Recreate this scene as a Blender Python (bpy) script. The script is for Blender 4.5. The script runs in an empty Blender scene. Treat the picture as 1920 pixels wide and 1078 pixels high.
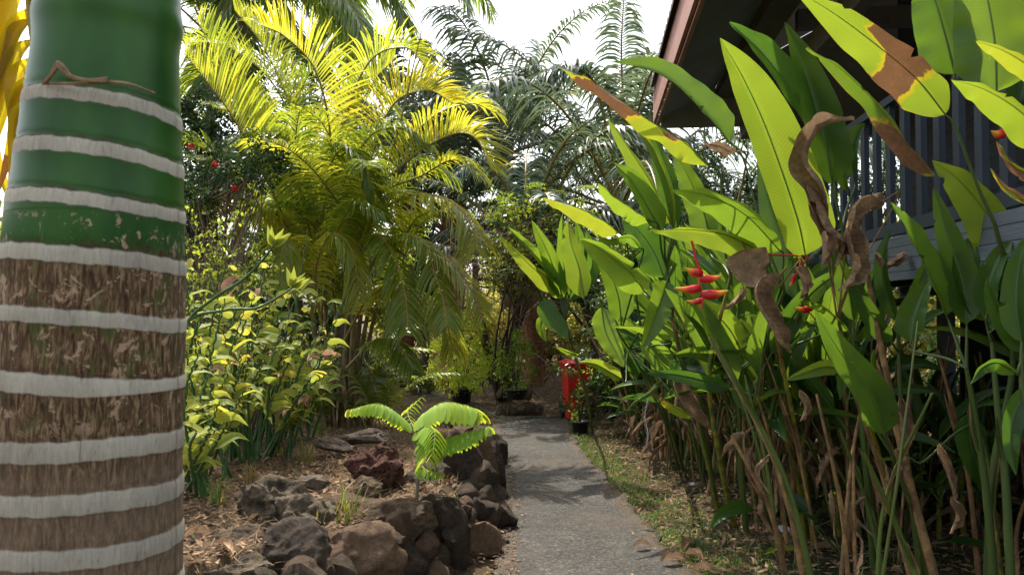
import bpy, math, random
import numpy as np
from mathutils import Vector, Matrix, noise as mn
random.seed(7); rng = np.random.default_rng(7)
SC = bpy.context.scene; C = SC.collection
FPX = 1493.3; CAMZ = 1.7; PITCH = math.atan(41/FPX)
# ---------------------------------------------------------------- camera
cd = bpy.data.cameras.new('camera'); cam = bpy.data.objects.new('camera', cd); C.objects.link(cam)
cam.location = (0, 0, CAMZ); cam.rotation_euler = (math.pi/2+PITCH, 0, 0)
cd.sensor_width = 36; cd.lens = 28; cd.clip_start = .05; cd.clip_end = 2000
cd.dof.use_dof = True; cd.dof.focus_distance = 6.5; cd.dof.aperture_fstop = 14
SC.camera = cam
# ---------------------------------------------------------------- light
SUN_AZ = math.radians(-22)      # measured from +Y towards +X
SUN_EL = math.radians(58)
w = bpy.data.worlds.new("World"); SC.world = w; w.use_nodes = True
nt = w.node_tree; bg = nt.nodes['Background']
sky = nt.nodes.new('ShaderNodeTexSky'); sky.sky_type = 'NISHITA'; sky.sun_disc = False
sky.sun_elevation = SUN_EL; sky.sun_rotation = SUN_AZ; sky.dust_density = 4.0; sky.air_density = 1.0; sky.ozone_density = .6
hz = nt.nodes.new('ShaderNodeHueSaturation'); hz.inputs['Saturation'].default_value = .45
nt.links.new(sky.outputs[0], hz.inputs['Color']); nt.links.new(hz.outputs[0], bg.inputs[0]); bg.inputs[1].default_value = .15
sl = bpy.data.lights.new('sun', 'SUN'); sl.energy = 2.9; sl.angle = math.radians(.5); sl.color = (1, .93, .82)
so = bpy.data.objects.new('sun', sl); C.objects.link(so)
sd = Vector((math.sin(SUN_AZ)*math.cos(SUN_EL), math.cos(SUN_AZ)*math.cos(SUN_EL), math.sin(SUN_EL)))
so.rotation_euler = sd.to_track_quat('Z', 'Y').to_euler()
SC.view_settings.view_transform = 'Standard'; SC.view_settings.look = 'None'
SC.view_settings.exposure = 1.28; SC.view_settings.gamma = 1
SC.render.engine = 'CYCLES'
SC.cycles.use_denoising = True
SC.cycles.max_bounces = 8; SC.cycles.diffuse_bounces = 4; SC.cycles.glossy_bounces = 3; SC.cycles.transmission_bounces = 5
SC.cycles.caustics_reflective = False; SC.cycles.caustics_refractive = False

# ---------------------------------------------------------------- points
def P(px, py, d):
    x, z = (px-960)/FPX*d, -(py-539)/FPX*d
    c, s = math.cos(PITCH), math.sin(PITCH)
    return Vector((x, d*c-z*s, CAMZ+d*s+z*c))
def G(px, py, z=0.0):
    v = P(px, py, 1)-Vector((0, 0, CAMZ)); t = (z-CAMZ)/v.z
    return Vector((0, 0, CAMZ))+v*t
# ---------------------------------------------------------------- mesh helpers
class MB:
    def __init__(s): s.V=[]; s.F=[]; s.A=[]; s.n=0
    def add(s, V, F, A=None):
        V=np.asarray(V,float).reshape(-1,3); F=np.asarray(F,int).reshape(-1,4)
        if A is None: A=np.zeros((len(V),4))
        A=np.asarray(A,float)
        if A.ndim==1: A=np.tile(A,(len(V),1))
        s.V.append(V); s.F.append(F+s.n); s.A.append(A); s.n+=len(V)
    def build(s, name, mat, parent=None, smooth=True):
        V=np.concatenate(s.V); F=np.concatenate(s.F); A=np.concatenate(s.A)
        me=bpy.data.meshes.new(name); me.vertices.add(len(V)); me.vertices.foreach_set('co',V.ravel())
        me.loops.add(F.size); me.loops.foreach_set('vertex_index',F.ravel().astype(np.int32))
        me.polygons.add(len(F)); me.polygons.foreach_set('loop_start',np.arange(0,F.size,4,dtype=np.int32))
        me.polygons.foreach_set('loop_total',np.full(len(F),4,dtype=np.int32))
        me.update(calc_edges=True); me.validate()
        me.polygons.foreach_set('use_smooth',np.full(len(me.polygons),smooth))
        for k,nm in enumerate(('u','v','tone','dead')):
            at=me.attributes.new(nm,'FLOAT','POINT'); at.data.foreach_set('value',A[:,k].astype(np.float32))
        if mat: me.materials.append(mat)
        o=bpy.data.objects.new(name,me); C.objects.link(o)
        if parent: o.parent=parent
        return o
def tag(o,label=None,cat=None,group=None,kind=None):
    if label: o['label']=label
    if cat: o['category']=cat
    if group: o['group']=group
    if kind: o['kind']=kind
    return o
def thing(name,label,cat,loc=(0,0,0),group=None,rz=0):
    o=bpy.data.objects.new(name,None); C.objects.link(o); o.location=loc; o.rotation_euler=(0,0,rz); o.empty_display_size=.1
    return tag(o,label,cat,group)
def off(mb, loc):
    for V in mb.V: V -= np.array(loc)
    return mb
def part(name, mb, mat, par, smooth=True):
    """mesh given in world coordinates, parented to an unrotated empty"""
    return off(mb, par.location).build(name, mat, par, smooth)
def gridF(n,m,wrap=False):
    i,j=np.meshgrid(np.arange(n-1),np.arange(m if wrap else m-1),indexing='ij')
    j2=(j+1)%m
    return np.stack([i*m+j,i*m+j2,(i+1)*m+j2,(i+1)*m+j],-1).reshape(-1,4)
def catmull(pts,n):
    p=np.array([list(q) for q in pts],float)
    if len(p)==2: t=np.linspace(0,1,n)[:,None]; return p[0]*(1-t)+p[1]*t
    p=np.vstack([2*p[0]-p[1],p,2*p[-1]-p[-2]]); k=len(p)-3
    t=np.linspace(0,k-1e-6,n); i=t.astype(int); f=(t-i)[:,None]
    a,b,c,d=p[i],p[i+1],p[i+2],p[i+3]
    return .5*((2*b)+(-a+c)*f+(2*a-5*b+4*c-d)*f*f+(-a+3*b-3*c+d)*f**3)
def norm(v): return v/np.maximum(np.linalg.norm(v,axis=-1,keepdims=True),1e-9)
def tube(mb,pts,rad,sides=6,A=(0,0,.5,0),n=None):
    p=catmull(pts,n) if n else np.array([list(q) for q in pts],float)
    N=len(p); r=np.interp(np.linspace(0,1,N),np.linspace(0,1,len(rad)),rad) if hasattr(rad,'__len__') else np.full(N,rad)
    T=norm(np.gradient(p,axis=0)); ref=np.array([0,0,1.]) if abs(T[0,2])<.8 else np.array([1.,0,0])
    S=norm(np.cross(T,ref)); U=np.cross(S,T)
    a=np.linspace(0,2*np.pi,sides,endpoint=False)
    V=p[:,None]+r[:,None,None]*(np.cos(a)[None,:,None]*S[:,None]+np.sin(a)[None,:,None]*U[:,None])
    At=np.zeros((N,sides,4)); At[:]=A; At[:,:,1]=np.linspace(0,1,N)[:,None]
    mb.add(V,gridF(N,sides,True),At.reshape(-1,4))
def box(mb,c,h,rz=0,A=(0,0,.5,0),R=None):
    s=np.array([[-1,-1,-1],[1,-1,-1],[1,1,-1],[-1,1,-1],[-1,-1,1],[1,-1,1],[1,1,1],[-1,1,1]],float)*np.array(h)
    if rz: s=s@np.array([[math.cos(rz),math.sin(rz),0],[-math.sin(rz),math.cos(rz),0],[0,0,1]])
    if R is not None: s=s@np.array(R).T
    mb.add(s+np.array(list(c)),[[0,3,2,1],[4,5,6,7],[0,1,5,4],[1,2,6,5],[2,3,7,6],[3,0,4,7]],A)
def shp_hel(t):   # heliconia blade: rounded base, pointed tip
    return np.clip(t*6,0,1)**.6*(1-np.clip(t,0,1)**2.7)**.85*(.97-.1*(t-.35)**2)
def shp_lance(t): return np.sin(np.pi*np.clip(t,0,1)**.8)**.9
def shp_ovate(t): return np.sin(np.pi*np.clip(t,0,1)**.62)**1.0*(1-.25*t)
def blade(mb,pts,W,fold=.35,roll=0.,twist=0.,curl=0.,rip=.0,shape=shp_hel,tone=.5,dead=0.,deadf=None,nu=8,n=20,N0=None,mid=.0,seed=0,ctr=None,tear=0.):
    """leaf blade along pts; W half width; face turned to N0 then rolled about the midrib"""
    p=catmull(pts,n); T=norm(np.gradient(p,axis=0))
    if N0 is None: N0=np.array([0,0,CAMZ])-p.mean(0)
    N0=norm(np.array(list(N0),float)); S=norm(np.cross(T,N0)); Nn=np.cross(S,T)
    t=np.linspace(0,1,n); a=roll+twist*(t-.3)
    ca,sa=np.cos(a)[:,None],np.sin(a)[:,None]
    S,Nn=S*ca+Nn*sa, Nn*ca-S*sa
    u=np.linspace(-1,1,nu+1) if nu%2==0 else np.linspace(-1,1,nu)
    w=W*np.maximum(shape(t),.012); rs=np.random.RandomState(seed)
    f1,f2,ph1,ph2=rs.uniform(14,22),rs.uniform(30,44),rs.rand()*6,rs.rand()*6
    au=np.abs(u)[None]; sg=np.sign(u)[None]
    fo=fold*np.ones_like(t)[:,None]; cu=curl
    lat=(u[None]*w[:,None])*np.cos(fo+cu*au); up=au*w[:,None]*np.sin(fo+cu*au)
    up=up+rip*W*(au**2)*(np.sin(f1*t[:,None]+ph1+sg*1.3)+.5*np.sin(f2*t[:,None]+ph2+sg*2))
    if tear>0:
        tr=rs.rand(n,2)<tear
        for sd_,cols in ((0,u<-.01),(1,u>.01)):
            k=np.where(tr[:,sd_])[0]
            for kk in k: lat[kk,cols]*=1-.42*np.abs(u[cols])**3*(.4+rs.rand())
    V=p[:,None]+S[:,None]*lat[...,None]+Nn[:,None]*up[...,None]
    A=np.zeros((n,len(u),4)); A[:,:,0]=u; A[:,:,1]=t[:,None]; A[:,:,2]=tone
    A[:,:,3]=(deadf(t[:,None],u[None]) if deadf else dead)
    mb.add(V,gridF(n,len(u)),A.reshape(-1,4))
    if mid>0:
        q=p-Nn*mid*.3; r=np.linspace(mid,mid*.15,n)
        tube(mb,q,r,5,A=(0,0,tone,float(np.mean(A[:,:,3]))*.6))
    return p
# ---------------------------------------------------------------- materials
def _n(nt,t,**k):
    n=nt.nodes.new(t)
    for a,b in k.items(): setattr(n,a,b)
    return n
def at(nt,name): a=_n(nt,'ShaderNodeAttribute'); a.attribute_name=name; return a.outputs['Fac']
def mth(nt,op,a,b=None,c=None,clamp=False):
    n=_n(nt,'ShaderNodeMath',operation=op); n.use_clamp=clamp
    for i,x in enumerate((a,b,c)):
        if x is None: continue
        if isinstance(x,(int,float)): n.inputs[i].default_value=x
        else: nt.links.new(x,n.inputs[i])
    return n.outputs[0]
def ramp(nt,fac,stops):
    r=_n(nt,'ShaderNodeValToRGB'); e=r.color_ramp.elements
    while len(e)<len(stops): e.new(.5)
    for k,(p,c) in enumerate(stops): e[k].position=p; e[k].color=(*c,1) if len(c)==3 else c
    nt.links.new(fac,r.inputs[0]); return r.outputs[0]
def mix(nt,f,a,b,bt='MIX'):
    n=_n(nt,'ShaderNodeMix',data_type='RGBA',blend_type=bt)
    for s,x in ((n.inputs[0],f),(n.inputs[6],a),(n.inputs[7],b)):
        if isinstance(x,(int,float)): s.default_value=x
        elif isinstance(x,tuple): s.default_value=(*x,1)
        else: nt.links.new(x,s)
    return n.outputs[2]
def noise(nt,scale,det=4,rough=.6,vec=None,dist=0):
    n=_n(nt,'ShaderNodeTexNoise'); n.inputs['Scale'].default_value=scale; n.inputs['Detail'].default_value=det
    n.inputs['Roughness'].default_value=rough; n.inputs['Distortion'].default_value=dist
    if vec is not None: nt.links.new(vec,n.inputs['Vector'])
    return n.outputs['Fac']
def geo(nt): return _n(nt,'ShaderNodeNewGeometry').outputs['Position']
def objc(nt): return _n(nt,'ShaderNodeTexCoord').outputs['Object']
def newmat(name):
    m=bpy.data.materials.new(name); m.use_nodes=True; nt=m.node_tree
    return m,nt,nt.nodes['Principled BSDF'],nt.nodes['Material Output']
def bump(nt,h,dist,strength=1):
    b=_n(nt,'ShaderNodeBump'); b.inputs['Distance'].default_value=dist; b.inputs['Strength'].default_value=strength
    nt.links.new(h,b.inputs['Height']); return b.outputs[0]
def simple(name,col,rough=.7,var=.3,scale=8,bmp=.003,spec=.4,col2=None):
    m,nt,b,o=newmat(name); f=noise(nt,scale,5,.65,objc(nt))
    c2=col2 or tuple(c*(1-var) for c in col)
    nt.links.new(ramp(nt,f,[(.35,c2),(.65,col)]),b.inputs['Base Color'])
    b.inputs['Roughness'].default_value=rough; b.inputs['Specular IOR Level'].default_value=spec
    if bmp: nt.links.new(bump(nt,noise(nt,scale*6,4,.7,objc(nt)),bmp),b.inputs['Normal'])
    return m
def leafmat(name,dark,lite,trans,rough=.38,tw=.45,veins=0,midrib=None,brown=(.20,.10,.045),spec=.5,vstr=.12,spots=0,t0=None):
    m,nt,b,o=newmat(name)
    tone=at(nt,'tone'); u=at(nt,'u'); v=at(nt,'v'); dead=at(nt,'dead')
    nz=noise(nt,5,3,.6,geo(nt))
    tn=mth(nt,'ADD',tone,mth(nt,'MULTIPLY',mth(nt,'SUBTRACT',nz,.5),.35),clamp=True)
    col=ramp(nt,tn,[(0,dark),(1,lite)])
    tcol=ramp(nt,tn,[(0,t0 or tuple(x*.45 for x in trans)),(.6,trans),(1,(min(trans[0]*1.5,.9),trans[1]*1.08,trans[2]))])
    au=mth(nt,'ABSOLUTE',u); nrm=None
    if veins:
        ph=mth(nt,'MULTIPLY',mth(nt,'SUBTRACT',v,mth(nt,'MULTIPLY',au,.06)),veins)
        sn=mth(nt,'SINE',ph)
        s2=mth(nt,'ADD',mth(nt,'MULTIPLY',sn,.5),.5)
        g=mth(nt,'ADD',1-vstr,mth(nt,'MULTIPLY',s2,vstr*1.6))
        cg=_n(nt,'ShaderNodeCombineColor')
        for i in range(3): nt.links.new(g,cg.inputs[i])
        col=mix(nt,1.,col,cg.outputs[0],'MULTIPLY'); tcol=mix(nt,1.,tcol,cg.outputs[0],'MULTIPLY')
        nrm=bump(nt,s2,.003,.25)
    if midrib:
        f=mth(nt,'LESS_THAN',au,.035); col=mix(nt,f,col,midrib); tcol=mix(nt,mth(nt,'MULTIPLY',f,.7),tcol,tuple(x*.5 for x in midrib))
    if spots:
        sp=mth(nt,'GREATER_THAN',noise(nt,28,3,.5,geo(nt)),.735); col=mix(nt,mth(nt,'MULTIPLY',sp,.8),col,(.3,.26,.06))
    dv=mth(nt,'ADD',dead,mth(nt,'MULTIPLY',mth(nt,'SUBTRACT',noise(nt,14,4,.6,geo(nt)),.5),.7))
    if spots: dv=mth(nt,'ADD',dv,mth(nt,'MULTIPLY',mth(nt,'GREATER_THAN',au,.96),.22))
    dn=ramp(nt,dv,[(.47,(0,0,0)),(.53,(1,1,1))]); hal=ramp(nt,dv,[(.28,(0,0,0)),(.46,(1,1,1))])
    col=mix(nt,mth(nt,'MULTIPLY',hal,.8),col,(.34,.27,.02)); tcol=mix(nt,mth(nt,'MULTIPLY',hal,.8),tcol,(.75,.50,.02))
    dcol=ramp(nt,noise(nt,9,5,.7,geo(nt)),[(.3,tuple(x*.35 for x in brown)),(.5,brown),(.7,tuple(min(1,x*2.1) for x in brown))])
    if veins: dcol=mix(nt,.8,dcol,cg.outputs[0],'MULTIPLY')
    col=mix(nt,dn,col,dcol); tcol=mix(nt,dn,tcol,tuple(x*.9 for x in brown))
    nt.links.new(col,b.inputs['Base Color'])
    nt.links.new(mth(nt,'ADD',rough,mth(nt,'MULTIPLY',dn,.3)),b.inputs['Roughness']); b.inputs['Specular IOR Level'].default_value=spec
    tr=_n(nt,'ShaderNodeBsdfTranslucent'); nt.links.new(tcol,tr.inputs[0])
    if nrm: nt.links.new(nrm,b.inputs['Normal'])
    mx=_n(nt,'ShaderNodeMixShader'); mx.inputs[0].default_value=tw
    nt.links.new(b.outputs[0],mx.inputs[1]); nt.links.new(tr.outputs[0],mx.inputs[2]); nt.links.new(mx.outputs[0],o.inputs[0])
    return m
M={}
M['hel']=leafmat('heliconia_leaf',(.018,.075,.014),(.10,.20,.03),(.31,.46,.03),.28,.40,t0=(.05,.17,.015),veins=560,vstr=.09,midrib=(.16,.26,.06),spots=1)
M['helfar']=leafmat('heliconia_leaf_plain',(.014,.065,.014),(.08,.18,.025),(.28,.42,.03),.36,.4,t0=(.04,.13,.012),veins=300,vstr=.08,midrib=(.14,.24,.06))
M['hstem']=leafmat('heliconia_stem',(.035,.075,.018),(.12,.16,.03),(.10,.2,.02),.5,.08,brown=(.24,.14,.06))
M['deadleaf']=leafmat('dry_leaf',(.12,.075,.04),(.36,.26,.16),(.30,.18,.09),.65,.28,spec=.3,brown=(.30,.20,.12),veins=120,vstr=.2)
M['areca']=leafmat('areca_leaflet',(.03,.085,.010),(.15,.22,.02),(.60,.66,.05),.36,.5,t0=(.10,.24,.02),brown=(.3,.16,.05))
M['rachis']=leafmat('palm_rachis',(.16,.12,.02),(.34,.24,.03),(.2,.15,.02),.4,.05)
M['cane']=simple('palm_cane',(.22,.17,.07),.6,.6,6,.004)
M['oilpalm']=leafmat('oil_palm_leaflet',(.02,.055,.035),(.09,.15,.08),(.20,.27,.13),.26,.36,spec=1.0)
M['tallpalm']=leafmat('tall_palm_leaflet',(.03,.09,.02),(.09,.18,.035),(.38,.52,.07),.30,.45,spec=.7)
M['yellowpalm']=leafmat('yellow_frond_leaflet',(.16,.14,.01),(.35,.26,.012),(.80,.62,.02),.45,.5,veins=0,brown=(.25,.10,.03))
M['boots']=simple('palm_boots',(.46,.22,.11),.85,.6,9,.02)
M['bark']=simple('dark_bark',(.10,.075,.055),.9,.6,7,.02)
M['palebark']=simple('pale_bark',(.30,.26,.20),.9,.5,7,.01)
M['twig']=simple('dry_twig',(.22,.15,.10),.85,.4,9,.003)
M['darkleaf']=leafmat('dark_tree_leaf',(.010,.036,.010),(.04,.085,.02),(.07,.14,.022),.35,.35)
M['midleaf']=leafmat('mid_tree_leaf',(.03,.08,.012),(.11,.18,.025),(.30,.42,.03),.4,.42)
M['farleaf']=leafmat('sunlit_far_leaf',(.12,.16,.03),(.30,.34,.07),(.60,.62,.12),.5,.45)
M['limeleaf']=leafmat('lime_shrub_leaf',(.12,.24,.03),(.30,.46,.06),(.58,.80,.07),.4,.6)
M['redleaf']=leafmat('red_tip_leaf',(.22,.05,.02),(.36,.12,.03),(.5,.14,.03),.35,.4)
M['pedleaf']=leafmat('zigzag_shrub_leaf',(.13,.20,.03),(.28,.33,.06),(.55,.60,.08),.6,.42,spec=.25,midrib=(.2,.26,.05),brown=(.38,.22,.14))
M['pedstem']=simple('zigzag_green_stem',(.06,.15,.045),.45,.4,12,.001)
M['seedleaf']=leafmat('young_tree_leaflet',(.07,.18,.015),(.22,.36,.03),(.50,.72,.04),.6,.42,spec=.2,midrib=(.3,.4,.1),brown=(.3,.28,.04))
M['grass']=leafmat('grass_blade',(.03,.09,.012),(.10,.20,.025),(.18,.34,.03),.45,.35,brown=(.34,.22,.11))
M['white']=simple('white_paper',(.72,.73,.75),.7,.2,10,.002)
M['black']=simple('black_plastic',(.018,.018,.02),.4,.3,10,0)
M['red']=simple('red_plastic',(.62,.018,.012),.42,.12,3,.0006,spec=.5)
M['hose']=simple('green_hose',(.012,.09,.06),.35,.3,9,0)
M['steel']=simple('chain_steel',(.5,.5,.5),.35,.3,9,0)
def red_bract():
    m,nt,b,o=newmat('flower_bract'); v=at(nt,'v')
    nt.links.new(ramp(nt,v,[(0,(.50,.008,.012)),(.5,(.60,.02,.012)),(.72,(.85,.26,.02)),(1,(.50,.42,.05))]),b.inputs['Base Color'])
    b.inputs['Roughness'].default_value=.32; return m
M['bract']=red_bract()
# ---------------------------------------------------------------- ground
WALL=[(-7,1.6),(-2.6,2.5),(-1.9,3.15),(-1.2,3.75),(-.62,4.6),(-.20,5.5),(-.16,7.0),(-.22,8.6),(-.34,10.0),(-1.3,11.2),(-3.2,12.4),(-9,13.2)]
POLY=np.array(WALL+[(-40,13.2),(-40,1.0)])
def inside(x,y):
    x=np.asarray(x,float); y=np.asarray(y,float); r=np.zeros(x.shape,bool); n=len(POLY)
    for i in range(n):
        x1,y1=POLY[i]; x2,y2=POLY[(i+1)%n]
        c=((y1>y)!=(y2>y))&(x<(x2-x1)*(y-y1)/((y2-y1) if y2!=y1 else 1e-9)+x1); r^=c
    return r
def wdist(x,y):
    x=np.asarray(x,float); y=np.asarray(y,float); d=np.full(x.shape,99.)
    for (x1,y1),(x2,y2) in zip(WALL[:-1],WALL[1:]):
        L=(x2-x1)**2+(y2-y1)**2; t=np.clip(((x-x1)*(x2-x1)+(y-y1)*(y2-y1))/L,0,1)
        d=np.minimum(d,np.hypot(x-x1-t*(x2-x1),y-y1-t*(y2-y1)))
    return d
def smooth(t): t=np.clip(t,0,1); return t*t*(3-2*t)
def lum(x,y,s,sd=0):
    return (np.sin(x*s*1.7+y*s*.9+sd)+np.sin(x*s*-.8+y*s*1.9+1.3+sd*2)+np.sin(x*s*2.9-y*s*2.3+sd))/3
def H(x,y):
    x=np.asarray(x,float); y=np.asarray(y,float)
    b=smooth(wdist(x,y)/.30)*inside(x,y)
    top=np.interp(y,[2,5,8,10.5,13],[.46,.46,.36,.14,.05])+np.clip((-1.5-x)*.03,0,.1)
    h=b*(top+.035*lum(x,y,2.2)+.022*lum(x,y,9,1)+.012*lum(x,y,23,2))
    right=smooth((x-path_r(y)-.05)/.5)
    h=h+right*(.03*lum(x,y,1.7,2)+.03)*(y<14)
    return h
PL=[(930,1078),(933,1000),(938,950),(930,890),(921,840),(920,812),(930,790)]
PR=[(1290,1078),(1235,1010),(1185,950),(1140,900),(1105,862),(1085,835),(1072,812),(1070,790)]
pl=np.array([G(*q)[:2] for q in PL]); pr=np.array([G(*q)[:2] for q in PR])
pl=np.vstack([[-.55,-3],[-.35,2.5],pl]); pr=np.vstack([[1.35,-3],[1.25,2.5],pr])
def path_l(y): return np.interp(y,pl[:,1],pl[:,0])
def path_r(y): return np.interp(y,pr[:,1],pr[:,0])
def sheet(name,xs,ys,hf,mat,A=None):
    X,Y=np.meshgrid(xs,ys,indexing='ij'); Z=hf(X,Y)
    mb=MB(); At=np.zeros((X.size,4))
    if A is not None: At[:,3]=A(X,Y).ravel()
    mb.add(np.stack([X,Y,Z],-1).reshape(-1,3),gridF(*X.shape)[:,::-1],At); return mb.build(name,mat)
def soil():
    m,nt,b,o=newmat('soil_with_dry_litter'); g=geo(nt)
    f1=noise(nt,2.2,5,.65,g); f2=noise(nt,38,5,.75,g); f3=noise(nt,120,3,.7,g)
    c=ramp(nt,f2,[(.3,(.035,.024,.014)),(.5,(.115,.08,.048)),(.68,(.28,.20,.115))])
    c=mix(nt,mth(nt,'MULTIPLY',f1,.5),c,(.10,.068,.036))
    c=mix(nt,.35,c,ramp(nt,f3,[(.3,(.04,.025,.015)),(.7,(.4,.28,.17))]))
    # darker green blotches on the soil right of the path
    gr=ramp(nt,noise(nt,1.4,4,.6,g),[(.4,(0,0,0)),(.6,(1,1,1))])
    c=mix(nt,mth(nt,'MULTIPLY',at(nt,'dead'),gr),c,(.025,.042,.012))
    nt.links.new(c,b.inputs['Base Color']); b.inputs['Roughness'].default_value=.95; b.inputs['Specular IOR Level'].default_value=.15
    nt.links.new(bump(nt,mth(nt,'ADD',f2,mth(nt,'MULTIPLY',f3,.5)),.05),b.inputs['Normal']); return m
def axis(a,b,c,d,n1,n2,n3):
    return np.concatenate([-np.geomspace(-a,-b,n1)[:-1] if a<0 else [],np.linspace(b,c,n2),np.geomspace(c,d,n3)[1:]])
g_=sheet('ground',axis(-900,-9,9,900,30,420,30),np.concatenate([-np.geomspace(900,4,20)[:-1],np.linspace(-4,18,460),np.geomspace(18,1500,40)[1:]]),H,soil(),
   lambda x,y:smooth((x-path_r(y))/.3)*(y<18)); tag(g_,kind='structure')
def concrete():
    m,nt,b,o=newmat('weathered_path_concrete'); g=geo(nt)
    f1=noise(nt,1.6,5,.6,g); f2=noise(nt,48,4,.85,g); f3=noise(nt,9,5,.7,g)
    c=ramp(nt,f1,[(.35,(.012,.0105,.0085)),(.5,(.032,.028,.022)),(.68,(.085,.074,.058))])
    c=mix(nt,.5,c,ramp(nt,f2,[(.3,(.008,.008,.008)),(.52,(.055,.05,.045)),(.66,(.34,.32,.28))]))
    c=mix(nt,mth(nt,'MULTIPLY',ramp(nt,f3,[(.5,(0,0,0)),(.72,(1,1,1))]),.6),c,(.05,.052,.04))
    f4=noise(nt,.9,4,.6,g); c=mix(nt,mth(nt,'MULTIPLY',ramp(nt,f4,[(.5,(0,0,0)),(.68,(1,1,1))]),.55),c,(.085,.06,.038))
    f5=noise(nt,17,5,.75,g); c=mix(nt,.5,c,ramp(nt,f5,[(.35,(.35,.35,.35)),(.5,(.85,.84,.8)),(.66,(1.6,1.52,1.4))]),'MULTIPLY')
    ed_=mth(nt,'ADD',at(nt,'dead'),mth(nt,'MULTIPLY',mth(nt,'SUBTRACT',noise(nt,5,5,.7,g),.5),1.6)); c=mix(nt,mth(nt,'MULTIPLY',ramp(nt,ed_,[(.5,(0,0,0)),(.75,(1,1,1))]),.75),c,mix(nt,f2,(.03,.02,.012),(.14,.095,.055)))
    wv=_n(nt,'ShaderNodeTexVoronoi',feature='DISTANCE_TO_EDGE'); wv.inputs['Scale'].default_value=1.05
    mp=_n(nt,'ShaderNodeVectorMath',operation='ADD'); nt.links.new(g,mp.inputs[0])
    nn=_n(nt,'ShaderNodeTexNoise'); nn.inputs['Scale'].default_value=2.3; nn.inputs['Detail'].default_value=4; nt.links.new(g,nn.inputs['Vector'])
    sc=_n(nt,'ShaderNodeVectorMath',operation='SCALE'); nt.links.new(nn.outputs['Color'],sc.inputs[0]); sc.inputs['Scale'].default_value=.7
    nt.links.new(sc.outputs[0],mp.inputs[1]); nt.links.new(mp.outputs[0],wv.inputs['Vector'])
    cr=mth(nt,'MULTIPLY',mth(nt,'LESS_THAN',wv.outputs[0],.012),ramp(nt,noise(nt,1.1,3,.5,g),[(.45,(0,0,0)),(.6,(1,1,1))]))
    c=mix(nt,mth(nt,'MULTIPLY',cr,.8),c,(.03,.028,.025))
    nt.links.new(c,b.inputs['Base Color']); b.inputs['Roughness'].default_value=.8; b.inputs['Specular IOR Level'].default_value=.4
    hh=mth(nt,'SUBTRACT',mth(nt,'ADD',f2,mth(nt,'MULTIPLY',f5,2.)),mth(nt,'MULTIPLY',cr,.8))
    nt.links.new(bump(nt,hh,.012),b.inputs['Normal']); return m
mb=MB(); ys=np.concatenate([np.linspace(-3,4,30),np.linspace(4.1,12.25,150)]); nu=40
X=[];
for y in ys:
    j=.02*math.sin(y*7)+.015*math.sin(y*17+1); k=.02*math.sin(y*6+2)+.02*math.sin(y*15)
    a,b_=path_l(y)+j,path_r(y)+k; xs=np.linspace(a,b_,nu); z=.028+.006*lum(xs,np.full(nu,y),3)
    z[0]=-.02; z[-1]=-.02; xs[1]=xs[0]+.004; xs[-2]=xs[-1]-.004
    X.append(np.stack([xs,np.full(nu,y),z],-1))
X[-1]=X[-1].copy(); last=X[-1].copy(); last[:,2]=-.02; last[:,1]+=.01; X.append(last)
At_=np.zeros((len(X),nu,4)); At_[:,:,3]=np.clip(1-np.minimum(np.arange(nu),nu-1-np.arange(nu))/9.,0,1); mb.add(np.array(X),gridF(len(X),nu)[:,::-1],At_.reshape(-1,4)); tag(mb.build('path',concrete()),kind='structure')
# ---------------------------------------------------------------- house
HX0,HRZ=2.29,-math.atan(.1)
M['darkblue']=simple('dark_blue_paint',(.026,.038,.060),.5,.25,5,.001)
M['fascia']=simple('pinkish_brown_fascia_paint',(.40,.20,.165),.6,.2,3,.002)
M['soffit']=simple('grey_green_soffit_board',(.24,.25,.235),.7,.2,2,.002)
M['cream']=simple('cream_ceiling_panel',(.42,.36,.27),.7,.15,2,.001)
M['tile']=simple('dark_brown_roof_tile',(.09,.055,.045),.7,.4,4,.004)
def boards(name,col,pitch,axis='Z'):
    m,nt,b,o=newmat(name); oc=objc(nt); s=_n(nt,'ShaderNodeSeparateXYZ'); nt.links.new(oc,s.inputs[0])
    z=s.outputs[axis]; fr=mth(nt,'FRACT',mth(nt,'DIVIDE',z,pitch))
    gap=mth(nt,'LESS_THAN',fr,.07); idn=mth(nt,'FLOOR',mth(nt,'DIVIDE',z,pitch))
    mp=_n(nt,'ShaderNodeMapping'); mp.inputs['Scale'].default_value=(6,1.2,30); nt.links.new(oc,mp.inputs[0])
    f=noise(nt,3,5,.7,mp.outputs[0])
    rnd=_n(nt,'ShaderNodeTexWhiteNoise',noise_dimensions='1D'); nt.links.new(idn,rnd.inputs['W'])
    c=ramp(nt,f,[(.3,tuple(x*.55 for x in col)),(.7,col)])
    c=mix(nt,mth(nt,'MULTIPLY',rnd.outputs[0],.35),c,tuple(x*.5 for x in col)); c=mix(nt,gap,c,tuple(x*.12 for x in col))
    nt.links.new(c,b.inputs['Base Color']); b.inputs['Roughness'].default_value=.7
    nt.links.new(bump(nt,mth(nt,'ADD',mth(nt,'MULTIPLY',f,.2),mth(nt,'SUBTRACT',fr,mth(nt,'MULTIPLY',gap,1))),.01),b.inputs['Normal']); return m
M['shingle']=boards('dark_wall_boards',(.045,.047,.052),.16)
M['greyboard']=boards('weathered_grey_boards',(.15,.185,.23),.085)
hs=thing('wooden_house','dark timber house on stilts with brown tiled roof and blue railed veranda','house',(HX0,0,0),rz=HRZ)
def hp(name,mat,par=None,smooth=False,build=None):
    mb=MB(); build(mb); return mb.build(name,mat,par or hs,smooth)
EX,EZ,RX,RZ_=-1.29,4.58,3.4,7.1     # eave and ridge
sl_=(RZ_-EZ)/(RX-EX); Y0,Y1=5.4,12.1
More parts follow.
